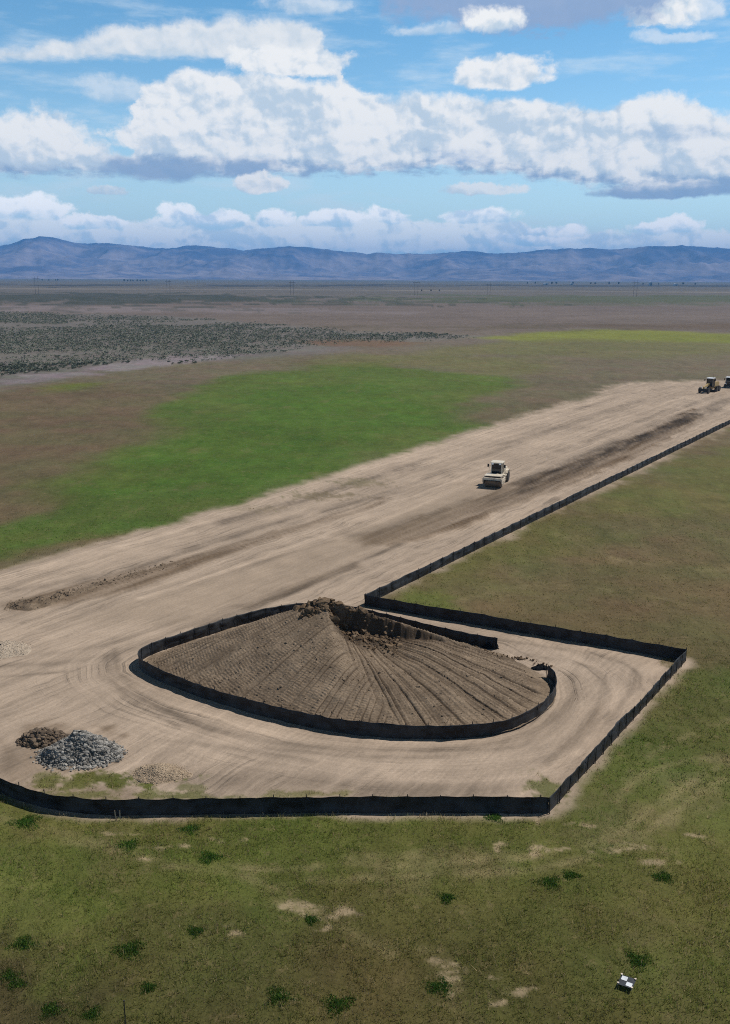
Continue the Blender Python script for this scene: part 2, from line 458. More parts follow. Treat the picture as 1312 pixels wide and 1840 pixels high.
# shrubland ground
sage_px = [(-420,742),(-60,704),(0,692),(60,680),(180,662),(330,651),(450,640),(560,629),(640,615),(800,610),(860,604),(760,599),(640,597),(560,587),(420,577),(250,567),(0,561),(-420,560)]
SAGE = atv(sage_px)
zone(sage_px, (108,104,100), .85, .02, .03, .03)
zone([(150,664),(330,640),(470,634),(560,624),(500,634),(330,652),(200,668)], (132,122,124), .85, .01, .03, .1)
zone([(0,692),(60,676),(150,668),(160,674),(60,688)], (132,122,124), .8, .01, .03, .1)
zone([(540,612),(620,604),(720,616),(600,622)], (110,84,62), .7, .02, .04, .05)
# fields
zone([(-420,1120),(-420,700),(0,700),(230,690),(330,700),(260,800),(150,870),(0,930)], (100,87,66), .75, .06, .10, .05)
zone([(40,700),(110,690),(190,689),(150,700),(80,706)], (98,104,48), .9, .02, .04, .05)
zone([(-300,1070),(-200,985),(0,930),(110,880),(180,840),(260,778),(320,720),(420,680),(560,655),(700,648),(810,668),(920,684),(985,694),(830,742),(770,790),(690,823),(440,898),(300,940),(100,985)], (83,98,44), 1.0, .035, .06, .06)
zone([(180,905),(320,810),(430,720),(560,690),(690,685),(760,720),(740,790),(600,840),(440,893),(250,940)], (75,99,36), .85, .05, .07, .06)
zone([(560,655),(660,640),(800,640),(960,640),(1000,672),(900,680),(760,660)], (102,102,58), .6, .04, .08, .05)
zone([(-200,1040),(0,1010),(140,975),(130,990),(0,1022)], (104,92,70), .9, .008, .01, .2)
zone([(-300,1000),(-100,975),(0,945),(120,905),(260,880),(440,878),(430,900),(300,942),(100,982),(0,1003),(-300,1065)], (80,98,42), .9, .02, .04, .1)
# right hand field
zone([(720,1085),(760,1040),(900,960),(1010,905),(1100,860),(1180,825),(1312,770),(1500,780),(1500,920),(1312,930),(1150,935),(1000,965),(860,1040),(800,1090)], (96,96,52), .75, .05, .10, .08)
zone([(1060,1190),(1250,1200),(1500,1180),(1500,1400),(1180,1420),(1050,1430),(1150,1300)], (80,90,42), .7, .05, .10, .12)
zone([(690,1085),(720,1060),(800,1075),(830,1098),(760,1100)], (92,98,46), .7, .02, .04, .2)
# foreground tints
zone([(-200,1480),(300,1475),(700,1475),(1000,1480),(980,1540),(600,1600),(200,1600),(-200,1560)], (82,92,40), .6, .05, .10, .2)
zone([(200,1680),(500,1660),(700,1740),(560,1860),(200,1860)], (84,76,47), .40, .06, .10, .2)
zone([(600,1590),(850,1560),(1100,1600),(1100,1720),(800,1720)], (86,83,46), .4, .06, .10, .2)
zone([(-100,1690),(60,1720),(130,1840),(-100,1900)], (74,62,46), .6, .05, .08, .3)
zone([(640,1540),(900,1540),(960,1570),(700,1590)], (116,106,76), .35, .02, .05, .4)
zone([(980,1500),(1200,1400),(1280,1360),(1312,1360),(1240,1440),(1100,1530)], (122,112,80), .35, .03, .06, .4)

bare_px = [(205,1500,34,7),(290,1528,36,5),(180,1513,24,6),(265,1545,20,5),(425,1512,26,8),(440,1500,26,4),(370,1508,20,6),(528,1630,40,9),(605,1643,34,10),(575,1665,26,6),(545,1622,30,5),(1130,1520,44,11),(1200,1543,36,7),
           (968,1530,14,16),(1045,1488,40,4),(962,1478,12,14),(795,1735,18,14),(812,1758,24,20),(820,1790,16,10),(945,1781,34,9),(880,1755,26,6),(408,1657,20,8),(425,1672,18,8),(545,1640,16,6),
           (1020,1532,40,4),(905,1520,12,14),(70,1420,8,3),(890,1800,14,12),(1260,1500,30,6),(240,1500,20,4)]
BARE = []
for x, y, rx, ry in bare_px:
    p = at(x, y); q = at(x+rx, y); s = at(x, y+ry)
    BARE.append((p.x, p.y, abs(q.x-p.x), abs(s.y-p.y)*1.0))
grass_in = [(120,1408,70,16,.9),(150,1428,150,10,.8),(400,1434,90,6,.7),(760,1437,130,4,.6),(330,1415,40,8,.6),(900,1440,60,5,.6),(215,1400,110,16,1.),(290,1430,90,10,.8),(70,1395,40,8,.7),(560,1425,80,8,.7),(500,1430,50,6,.6),(985,1415,36,26,.8),(1205,1190,16,12,.8),(700,1080,30,6,.6),
            (580,890,60,8,.55),(650,868,50,8,.5),(470,915,50,6,.3),(690,1078,20,6,.5)]
GIN = []
for x, y, rx, ry, s in grass_in:
    p = at(x, y); q = at(x+rx, y); d = at(x, y+ry)
    GIN.append((p.x, p.y, abs(q.x-p.x), abs(d.y-p.y), s))
damp_px = [([(645,962),(700,950),(830,905),(1000,842),(1130,790),(1250,735),(1262,752),(1180,800),(1060,856),(930,908),(820,952),(700,982),(655,980)], .75),
           ([(180,1306),(205,1303),(208,1316),(232,1318),(256,1326),(225,1330),(205,1322),(185,1318)], .8),
           ([(0,1085),(330,1003),(640,915),(690,896),(690,905),(480,970),(330,1030),(200,1075),(20,1098)], .6),
           ([(40,1300),(120,1298),(215,1370),(120,1392),(30,1360)], .45),
           ([(1010,1345),(1085,1260),(1075,1290),(1030,1345)], .35),
           ([(0,1420),(0,1330),(40,1350),(120,1400),(330,1440),(150,1445)], .35),
           ([(430,1090),(560,1040),(640,1010),(650,1020),(560,1055),(450,1095)], .45)]
DAMP = [(atv(p), s) for p, s in damp_px]
# blade edges, wheel lines and verges: (pixels, half width m, lighten + / darken -, breakup)
line_px = [([(250,1075),(330,1050),(480,1003),(620,962),(760,905),(862,860)], .32, .30, .3), ([(300,1062),(330,1052),(480,1006),(600,970)], .5, -.14, .7),
           ([(-100,1072),(0,1046),(120,1008),(280,958),(440,910),(600,862),(760,812),(900,770),(1010,738),(1090,712)], 2.0, .13, .35),
           ([(0,1060),(130,1016),(290,968),(450,920),(620,870),(780,822)], .5, -.12, .8),
           ([(360,1125),(450,1092),(560,1046),(650,1008),(720,978)], .5, -.26, .6), ([(390,1120),(520,1068),(640,1018)], .28, -.22, .6),
           ([(640,962),(760,930),(860,893),(980,848),(1100,798),(1240,742)], 1.6, -.18, 1.0), ([(700,985),(850,940),(1000,880),(1120,825)], .7, .16, .8),
           ([(940,870),(1040,832),(1140,790),(1240,748),(1312,716)], 1.2, -.28, .9), ([(880,905),(1000,858),(1120,806),(1200,770),(1290,735)], 1.0, -.28, .9),
           ([(1000,812),(1100,775),(1200,740),(1312,702)], .8, -.16, .9), ([(900,800),(1000,768),(1100,736),(1200,706)], .9, -.15, .9), ([(760,860),(860,822),(960,788),(1060,752)], .6, -.13, .9),
           ([(1040,735),(1100,716),(1170,700),(1250,692)], .9, -.14, .8), ([(1130,690),(1180,687),(1312,686)], 1.2, .10, .5),
           ([(400,940),(520,905),(640,868),(740,838)], 1.1, -.20, 1.0), ([(30,1060),(200,1030),(380,975),(560,925),(700,885)], 1.0, -.16, 1.0),
           ([(0,1196),(120,1190),(230,1168),(330,1128),(430,1088)], .45, -.16, .6), ([(0,1180),(110,1172),(220,1150),(340,1108)], .35, -.12, .7), ([(0,1216),(60,1212),(130,1206)], .2, -.2, .9),
           ([(205,1165),(212,1200),(240,1240),(300,1280),(380,1312)], .35, -.17, .6), ([(190,1175),(200,1215),(240,1262),(320,1305)], .25, -.15, .6),
           ([(300,1275),(400,1315),(520,1337),(650,1346),(800,1346),(900,1332),(980,1300),(1025,1255),(1030,1215)], .35, -.18, .7), ([(480,1345),(620,1358),(780,1360),(920,1345)], .25, -.12, .8),
           ([(300,1330),(420,1345),(560,1368)], .3, -.12, .8), ([(900,1150),(1000,1165),(1090,1180),(1140,1205),(1130,1245),(1090,1300)], .25, -.14, .7), ([(930,1175),(1030,1190),(1085,1215),(1075,1265),(1040,1320),(980,1370)], .3, -.14, .7),
           ([(1080,1180),(1125,1195),(1150,1215),(1150,1240)], .18, -.12, .5), ([(700,1395),(840,1402),(960,1390),(1040,1350)], .4, .10, .8), ([(340,1400),(500,1400),(700,1416),(900,1420)], .9, -.15, 1.2),
           ([(450,1420),(640,1432),(860,1436)], .6, -.12, 1.2), ([(80,1330),(30,1345),(10,1375)], .7, -.16, 1.0)]
LINES = []
for pts, w, g, bk in line_px:
    LINES.append((smooth_line(atv(pts), 1.0), w, g, bk))
GLINES = [(smooth_line(atv(p), 1.0), w, g, 0) for p, w, g in [
    ([(1360,1345),(1260,1395),(1180,1450),(1090,1505),(960,1538),(760,1552),(520,1560),(300,1556)], .28, .42), ([(1360,1368),(1270,1418),(1195,1470),(1105,1524),(970,1560),(760,1574),(560,1582)], .28, .36),
    ([(1312,1362),(1230,1368),(1150,1395),(1110,1440)], .3, .3), ([(1312,1292),(1240,1320),(1180,1350),(1120,1400)], .25, .28), ([(1300,1440),(1200,1480),(1120,1500)], .3, .3),
    ([(640,1545),(780,1538),(920,1540)], .5, .34), ([(60,1500),(160,1520),(300,1550),(420,1570),(520,1600)], .35, .28), ([(0,1470),(120,1500),(220,1530)], .35, .26),
    ([(740,1690),(790,1728),(820,1760),(805,1800)], .3, .34), ([(500,1620),(570,1640),(640,1680),(700,1712)], .3, .32), ([(1000,960),(1100,1000),(1230,1020),(1312,1022)], .5, .22), ([(820,1080),(960,1050),(1120,1060),(1312,1100)], .4, .2)]]
def pdist(line, X, Y, lim):
    out = np.full(X.shape, 1e9)
    sel = (X > line[:, 0].min()-lim) & (X < line[:, 0].max()+lim) & (Y > line[:, 1].min()-lim) & (Y < line[:, 1].max()+lim)
    x, y = X[sel], Y[sel]; best = np.full(x.shape, 1e18)
    for (ax, ay), (bx, by) in zip(line[:-1], line[1:]):
        ex, ey = bx-ax, by-ay; t = np.clip(((x-ax)*ex+(y-ay)*ey)/(ex*ex+ey*ey+1e-9), 0, 1)
        best = np.minimum(best, (x-ax-t*ex)**2 + (y-ay-t*ey)**2)
    out[sel] = np.sqrt(best); return out
ROADC = atv([(180,1110),(420,1035),(640,960),(860,868),(900,880),(700,970),(500,1050),(330,1110)])
LOOP_POLY = LOOP[::4]
RD = np.array([RDIR.x, RDIR.y]); RNv = np.array([RDIR.y, -RDIR.x])

def surface(X, Y):
    """albedo, dirt mask, road coordinates, loop distance for points on the ground"""
    X = np.asarray(X, float); Y = np.asarray(Y, float)
    r = np.hypot(X, Y) + 1e-6
    lr = np.log(np.maximum(r, 1))
    wob = fbm(X/(0.12*r+8), Y/(0.12*r+8), 3, 5)*0.12
    C = np.stack([np.interp(lr + wob, by_r, by_c[:, i]) for i in range(3)], -1)
    for poly, col, st, fe, nz, ns in Z:
        cy = np.abs(np.hypot(*poly.mean(0)))
        d = sdf(poly, X, Y)
        n = fbm(X*ns/ (cy/60)**0.6, Y*ns/(cy/60)**0.6, 5, int(abs(col[0])*997) % 50, 0.6)
        fw = fe*cy; w = 1 - sstep(-fw, fw, d + n*nz*cy*1.5)
        w = w*st
        C = C*(1-w[..., None]) + col*w[..., None]
    # mottling at field scale
    m = fbm(X/9, Y/9, 5, 11, 0.6); m2 = fbm(X/2.2, Y/2.2, 4, 23, 0.6)
    near = 1 - sstep(150, 600, r)
    C = C*(1 + (0.10*m + 0.12*m2)*near)[..., None]
    g = np.clip(fbm(X/5, Y/5, 4, 31)*1.6, -1, 1)*near
    C[..., 0] *= 1 + 0.08*g; C[..., 2] *= 1 + 0.06*g; C[..., 1] *= 1 - 0.04*g
    # bare scrapes in the turf
    bn = fbm(X/0.8, Y/0.55, 5, 41, 0.78); Xw = X + 0.7*fbm(X/1.6, Y/1.6, 3, 43); Yw = Y + 0.6*fbm(X/1.6+9, Y/1.6, 3, 47)
    bare = np.zeros_like(r)
    for bx, by, rx, ry in BARE:
        q = np.sqrt(((Xw-bx)/rx)**2 + ((Yw-by)/ry)**2)
        bare = np.maximum(bare, 0.66*(1 - sstep(0.0, 1.15, q + 0.1 + bn*1.7)))
    BC = lin(168,148,122)
    # dirt
    dsd = sdf(dirt_poly, X, Y)
    dn = fbm(X/3.0, Y/3.0, 4, 51, 0.6)
    fw = np.clip(0.012*r, 0.35, 4.5)
    dirt = 1 - sstep(-fw, fw*1.0, dsd + dn*fw*1.3 - 0.25)
    gin = np.zeros_like(r)
    gn = fbm(X/0.9, Y/0.9, 5, 61, 0.72)
    for bx, by, rx, ry, s in GIN:
        q = np.sqrt(((X-bx)/rx)**2 + ((Y-by)/ry)**2)
        gin = np.maximum(gin, s*(1 - sstep(0.4, 1.2, q + gn*1.5)))
    dirt = dirt*(1-gin)
    s_ = (X-C3.x)*RD[0] + (Y-C3.y)*RD[1]; t_ = (X-C3.x)*RNv[0] + (Y-C3.y)*RNv[1]
    lt = sdf(LOOP_POLY, X, Y)
    DC = np.zeros(r.shape+(3,)) + lin(165,147,129)
    t_w = t_ + 0.8*fbm(s_/18, t_/6, 3, 70)
    st = fbm(t_w/1.3, s_/26, 4, 71, 0.6)
    st2 = fbm(t_w/0.6 + 40, s_/14, 4, 77, 0.6)
    damp = np.zeros_like(r)
    for poly, s in DAMP:
        d = sdf(poly, X, Y); fwd = 0.009*np.hypot(*poly.mean(0))
        damp = np.maximum(damp, s*(1-sstep(-fwd, fwd, d + (st*0.6+dn*0.6)*fwd*2.0)))
    inroad = 1 - sstep(-1, 3, sdf(ROADC, X, Y))
    damp = np.clip(damp*(0.95 + 0.9*st2), 0, 1)
    DC = DC*(1 + 0.16*fbm(X/7, Y/7, 5, 81, .6) + 0.12*st)[..., None]
    DC = DC*(1-damp[..., None]) + lin(94,77,59)*damp[..., None]
    for k, (line, w, g, bk) in enumerate(GLINES):
        d = pdist(line, X, Y, w*4); m = np.exp(-(d/w)**2)*np.clip(0.7 + 1.5*fbm(X/1.2, Y/1.2, 4, 107+k), 0, 1.4)
        C = C*(1-g*m[..., None]) + lin(150,136,100)*(g*m)[..., None]
    lnz = fbm(s_/5, t_/1.0, 4, 101, .65)
    for k, (line, w, g, bk) in enumerate(LINES):
        d = pdist(line, X, Y, w*4)
        m = np.exp(-(d/w)**2)*np.clip(1 + bk*(lnz*1.4 + 0.5*vnoise(X/2.5, Y/2.5, k)), 0, 1.6)
        DC = DC*(1 + (g*1.6 if g < 0 else g*1.15)*m)[..., None]
    # compacted middle of the haul road: greyer and even
    DC = DC*(1-0.35*inroad[..., None]) + lin(146,129,110)*0.35*inroad[..., None]
    yard = (1 - sstep(0, 9, lt))*(1-sstep(-3, 2, t_*0 + (Y-72)))
    C = C*(1-bare[..., None]) + BC*bare[..., None]
    C = C*(1-dirt[..., None]) + DC*dirt[..., None]
    far = sstep(140, 200, r)
    return C, np.maximum(dirt, bare*0.9), s_, t_, lt, yard, inroad, damp

# ------------------------------------------------------------------ ground sheets
def ground_material():
    m, t, b = material('earth')
    alb = attr(t, 'albedo'); dirt = attr(t, 'dirt', 'Fac'); rs = attr(t, 'along', 'Fac'); rt = attr(t, 'across', 'Fac')
    lt = attr(t, 'loopd', 'Fac'); yard = attr(t, 'yard', 'Fac'); even = attr(t, 'even', 'Fac')
    p = geo_pos(t); x, y, z = sepv(t, p)
    # wheel and blade streaks along the haul road
    wob = noise(t, p, 0.16, 4, 0.55)*2.2; rt = rt + wob; lt = lt + wob*0.6
    s1 = noise(t, comb(t, rt*0.9, rs*0.03), 1.0, 7, 0.62, dims='2D')
    s2 = noise(t, comb(t, rt*3.2, rs*0.06), 1.0, 5, 0.6, dims='2D')
    l1 = noise(t, comb(t, lt*1.1, (x+y*0.6)*0.05), 1.0, 6, 0.6, dims='2D')
    l2 = noise(t, comb(t, lt*4.5, (x-y*0.4)*0.06), 1.0, 4, 0.6, dims='2D')
    st = mixc(t, yard, comb(t, s1*0.6+s2*0.4, 0, 0), comb(t, l1*0.55+l2*0.45, 0, 0))
    st = sepv(t, st)[0]
    trk_r = noise(t, comb(t, rt*2.6+5, rs*0.035), 1.0, 3, 0.55, dims='2D').step(0.56, 0.66); trk_l = noise(t, comb(t, lt*2.8+3, (x+y*0.6)*0.05), 1.0, 3, 0.55, dims='2D').step(0.56, 0.66)
    trk = sepv(t, mixc(t, yard, comb(t, trk_r, 0, 0), comb(t, trk_l, 0, 0)))[0]
    brk = noise(t, p, 0.22, 5, 0.6).step(0.45, 0.62)
    trk = trk*brk*(1-even*0.7)
    s3 = noise(t, comb(t, rt*5.0, rs*0.55), 1.0, 6, 0.68, dims='2D'); blot = noise(t, p, 0.35, 6, 0.6); gr = noise(t, p, 5.0, 6, 0.7); gr2 = noise(t, p, 26.0, 3, 0.6)
    amp = 1 - even*0.55
    fd = 1 + (st - 0.5)*amp*1.2 + (blot-0.5)*0.45 - trk*0.24 + (s3-0.5)*0.55*amp + (gr-0.5)*0.55 + (gr2-0.5)*0.42
    dcol = scalec(t, alb, fd)
    # turf: clumps, dry stalks, soil between
    c1 = noise(t, p, 1.3, 7, 0.68); c2 = noise(t, p, 7.0, 5, 0.7); c3 = noise(t, comb(t, x*3.0, y*0.9), 1.0, 6, 0.7, dims='2D')
    m1 = noise(t, comb(t, x*0.40, y*0.22), 1.0, 7, 0.68, dims='2D'); m2 = noise(t, comb(t, x*0.075, y*0.05), 1.0, 7, 0.66, dims='2D')
    f3 = noise(t, p, 0.02, 7, 0.68); f4 = noise(t, p, 0.0035, 8, 0.68)
    fg = 1 + (f3-0.5)*0.6 + (f4-0.5)*0.7 + (m1-0.5)*0.75 + (m2-0.5)*0.35 + (c1-0.5)*0.55 + (c2-0.5)*1.0 + (c3-0.5)*0.45
    gcol = scalec(t, alb, fg)
    dry = noise(t, comb(t, x*1.1+7, y*1.1), 1.0, 8, 0.72, dims='2D')
    dry2 = noise(t, comb(t, x*0.21+31, y*0.12), 1.0, 8, 0.72, dims='2D')
    gcol = mixc(t, dry2.step(0.54, 0.72)*0.26, gcol, tuple(lin(122,106,80)))
    gcol = mixc(t, dry.step(0.56, 0.74)*0.42, gcol, tuple(lin(136,118,88)))
    col = mixc(t, dirt, gcol, dcol)
    t.links.new(col.s, b.inputs['Base Color'])
    b.inputs['Roughness'].default_value = 0.95; b.inputs['Specular IOR Level'].default_value = 0.1
    h = (st*0.5*dirt - trk*dirt*0.4 + gr*0.25 + blot*0.6) + c2*(1-dirt)*0.6
    bump(t, b, h + gr2*0.12, 0.7, 0.14)
    return m
EARTH = ground_material()

def build_ground():
    fh = F*CAMH
    rr = [6.0, 10, 14, 18, 22]
    yy = 1900.0
    r = 24.0
    while r < 1100:
        rr.append(r); r += max(0.08, 2.6*(r*r+CAMH**2)/fh)
    while r < 19000: rr.append(r); r *= 1.045
    rr.append(19000.0); rr = np.array(rr)
    a1 = np.radians(np.arange(-26, 26.001, 0.11)); a2 = np.radians(np.arange(26.5, 60, 0.7)); a3 = np.radians(np.arange(61, 180, 4.0))
    aa = np.concatenate([-a3[::-1], -a2[::-1], a1, a2, a3])
    nr, na = len(rr), len(aa)
    R, A = np.meshgrid(rr, aa, indexing='ij')
    X = (R*np.sin(A)).ravel(); Y = (R*np.cos(A)).ravel()
    C, dirt, s_, t_, lt, yard, even, damp = surface(X, Y)
    Zg = ground_z(X, Y)
    rad = R.ravel()
    rut = dirt*(fbm(t_/0.7, s_/9, 3, 91)*0.035 + fbm(X/1.6, Y/1.6, 3, 93)*0.03 + damp*(0.04+0.06*fbm(X/0.8, Y/0.8, 3, 97)))*(1-sstep(150, 300, rad))
    V = np.stack([X, Y, Zg + rut], -1)
    i, j = np.meshgrid(np.arange(nr-1), np.arange(na), indexing='ij')
    j2 = (j+1) % na
    q = np.stack([i*na+j, i*na+j2, (i+1)*na+j2, (i+1)*na+j], -1).reshape(-1, 4)[:, ::-1]
    # centre cap
    V = np.concatenate([V, [[0, 0, 0]]]); ce = len(V)-1
    jj = np.arange(na); cap = np.stack([np.full(na, ce), (jj+1) % na, jj, jj], -1)
    ext = lambda a: np.concatenate([a, a[:1]])
    at_ = dict(albedo=ext(C), dirt=ext(dirt), along=ext(s_), across=ext(t_), loopd=ext(lt), yard=ext(yard), even=ext(even))
    fd = dirt[q].mean(1) > 0.5
    inside = sdf(dirt_poly, X[q].mean(1), Y[q].mean(1)) < 3
    isroad = fd & inside
    def part(name, sel):
        used, inv = np.unique(q[sel].ravel(), return_inverse=True)
        me = mesh_np(name, V[used], inv.reshape(-1, 4), EARTH, True, {k: v[used] for k, v in at_.items()})
        return obj(name, me)
    g = part('ground', ~isroad); tag(g, kind='structure', label='open plain of olive grass, brown fields and far grey flats')
    d = part('dirt_road', isroad); tag(d, kind='structure', label='wide graded dirt road and yard around the stockpile')
    # patch under the camera
    me = mesh_np('ground', V, np.stack([np.full(na, ce), (jj+1) % na, jj], -1)[:, ::-1], EARTH, True, at_)
    bm = bmesh.new(); bm.from_mesh(me); bmesh.ops.delete(bm, geom=[v for v in bm.verts if not v.link_faces], context='VERTS'); bm.to_mesh(me); bm.free()
    # join into the ground sheet
    o = obj('ground_patch', me)
    bmj = bmesh.new(); bmj.from_mesh(g.data); bmj.from_mesh(me); bmj.to_mesh(g.data); bmj.free()
    bpy.data.objects.remove(o)
build_ground()

# ------------------------------------------------------------------ mountains
def build_mountains():
    ridge = [(-700,452),(-400,446),(-200,444),(-60,446),(0,441),(28,436),(45,429),(70,425),(100,428),(125,434),(150,438),(190,437),(230,440),(262,444),(300,447),(325,444),(345,441),(375,443),(400,446),(440,449),(480,446),
             (520,443),(560,446),(600,450),(640,454),(660,457),(680,454),(720,456),(760,458),(800,456),(830,451),(855,453),(880,456),(930,455),(965,450),(1010,447),(1060,446),(1100,448),(1150,444),(1190,442),
             (1225,440),(1255,443),(1312,447),(1400,444),(1600,450),(2000,455)]
    ra, rh = [], []
    for x, y in ridge:
        a, e = azel(x, y); ra.append(a); rh.append(math.tan(e))
    R0, RT, R1 = 8200.0, 13500.0, 17500.0
    na, nr = 900, 150
    aa = np.linspace(math.radians(-40), math.radians(40), na)
    tt = np.linspace(0, 1, nr)
    rr = R0 + (R1-R0)*tt
    A, R = np.meshgrid(aa, rr, indexing='ij')
    X = R*np.sin(A); Y = R*np.cos(A)
    prof = (np.interp(A, ra, rh) + 0.0011*fbm(A*42, A*0+1, 4, 71, .6) + 0.0007*ridged(A*95, A*0+2, 3, 73))*RT + CAMH
    u = np.clip((R-R0)/(RT-R0), 0, 1)
    base = 0.10*u + 0.90*sstep(0.15, 1.0, u)**1.25
    sp = ridged(X/1500, Y/2600, 5, 5)               # spurs and ravines
    sp2 = ridged(X/520+3, Y/900, 4, 15)
    env = np.sin(np.clip(u, 0, 1)*PI)**0.8
    h = prof*(base + env*(0.34*sp + 0.16*sp2)) + (np.clip(u, 0, 1)**4)*prof*0.06*ridged(X/420, Y/1200, 4, 9)
    h *= np.where(R > RT, 1 - 0.5*sstep(RT, R1, R), 1)
    h = np.minimum(h, (prof)*(R/RT)) 
    h = np.maximum(h, 0)*sstep(0, 0.05, u) - 3*(1-sstep(0, 0.05, u))*0 - 0.8*(tt[None, :] == 0)
    V = np.stack([X.ravel(), Y.ravel(), h.ravel() + 0.05], -1)
    i, j = np.meshgrid(np.arange(na-1), np.arange(nr-1), indexing='ij')
    q = np.stack([i*nr+j, (i+1)*nr+j, (i+1)*nr+j+1, i*nr+j+1], -1).reshape(-1, 4)
    m, t, b = material('mountain_slopes')
    p = geo_pos(t); x, y, z = sepv(t, p)
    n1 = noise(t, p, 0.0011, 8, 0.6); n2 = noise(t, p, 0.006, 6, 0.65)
    c = mixc(t, (n1*0.6+n2*0.4).step(0.38, 0.62), tuple(lin(82,90,120)), tuple(lin(146,138,146)))  # bluish tones put part of the distance haze into the slope colour
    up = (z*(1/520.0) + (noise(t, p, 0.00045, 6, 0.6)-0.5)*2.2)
    c = mixc(t, up.step(0.42, 0.72)*0.85, c, tuple(lin(56,72,108)))  # dark upper patches: cloud shadow painted into the slope colour
    t.links.new(c.s, b.inputs['Base Color']); b.inputs['Specular IOR Level'].default_value = 0
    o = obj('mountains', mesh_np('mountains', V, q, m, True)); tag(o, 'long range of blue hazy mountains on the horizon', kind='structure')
build_mountains()

# ------------------------------------------------------------------ haze
def build_haze():
    mb = MB(); mb.box(-20500, 20500, -20500, 20500, -2.2, 600)
    m = bpy.data.materials.new('haze'); m.use_nodes = True; t = m.node_tree
    t.nodes.remove(t.nodes['Principled BSDF'])
    v = t.nodes.new('ShaderNodeVolumePrincipled')
    v.inputs['Color'].default_value = (0.17, 0.49, 1.0, 1); v.inputs['Density'].default_value = HAZE; v.inputs['Anisotropy'].default_value = 0.0
    t.links.new(v.outputs[0], t.nodes['Material Output'].inputs['Volume'])
    o = mb.build('haze', m); tag(o, 'bluish air haze over the plain', kind='stuff')
HAZE = 7.5e-5
build_haze()

# ------------------------------------------------------------------ soil stockpile
APEX = at(585, 1080, 3.75)
PILE_H = 3.75
def inset_loop():
    P = LOOP[::3]; c = P.mean(0)
    n = len(P); out = []
    for i in range(n):
        a = P[(i-1) % n]; b = P[(i+1) % n]; tg = b-a; tg /= np.linalg.norm(tg)+1e-9
        nn = np.array([-tg[1], tg[0]])
        if np.dot(nn, c-P[i]) < 0: nn = -nn
        out.append(P[i] + nn*0.55)
    return np.array(out)
def soil_material(name, c0, c1, dark):
    m, t, b = material(name)
    p = geo_pos(t); f = attr(t, 'shade_tone', 'Fac')
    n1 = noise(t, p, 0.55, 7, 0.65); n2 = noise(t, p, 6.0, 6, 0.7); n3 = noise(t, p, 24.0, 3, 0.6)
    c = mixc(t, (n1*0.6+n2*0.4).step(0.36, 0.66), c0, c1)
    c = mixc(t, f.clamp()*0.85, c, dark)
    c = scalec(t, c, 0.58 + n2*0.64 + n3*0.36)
    t.links.new(c.s, b.inputs['Base Color']); b.inputs['Specular IOR Level'].default_value = 0.08
    bump(t, b, n2*0.6 + n3*0.4, 0.6, 0.06)
    return m
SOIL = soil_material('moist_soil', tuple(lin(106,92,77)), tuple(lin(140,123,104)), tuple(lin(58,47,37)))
SOILB = soil_material('dark_soil', tuple(lin(84,69,54)), tuple(lin(122,103,82)), tuple(lin(60,48,38)))

def clod_mesh(name, centers, sizes, mat, attrs=None, seed=3, flat=0.8):
    """many irregular lumps in one mesh"""
    rng = np.random.default_rng(seed)
    bm = bmesh.new(); bmesh.ops.create_icosphere(bm, subdivisions=1, radius=1.0)
    bv = np.array([v.co[:] for v in bm.verts]); bf = np.array([[v.index for v in f.verts] for f in bm.faces]); bm.free()
    n = len(centers); k = len(bv)
    jit = 1 + rng.normal(0, 0.20, (n, k, 1))
    sc3 = np.stack([rng.uniform(0.75, 1.25, n), rng.uniform(0.75, 1.25, n), rng.uniform(0.6, 1.0, n)*flat], -1)
    ang = rng.uniform(0, 2*PI, n); tl = rng.normal(0, 0.5, n)
    L = bv[None]*jit*sc3[:, None, :]
    ct, s_t = np.cos(tl)[:, None], np.sin(tl)[:, None]
    yy = L[..., 1]*ct - L[..., 2]*s_t; zz = L[..., 1]*s_t + L[..., 2]*ct
    ca, sa = np.cos(ang)[:, None], np.sin(ang)[:, None]
    xx = L[..., 0]*ca - yy*sa; y2 = L[..., 0]*sa + yy*ca
    V = np.stack([xx, y2, zz], -1)*np.asarray(sizes)[:, None, None] + np.asarray(centers)[:, None, :]
    Fc = (bf[None] + (np.arange(n)*k)[:, None, None]).reshape(-1, 3)
    tone = np.repeat(rng.random(n), k)
    return mesh_np(name, V.reshape(-1, 3), Fc, mat, False, {'tone': tone})

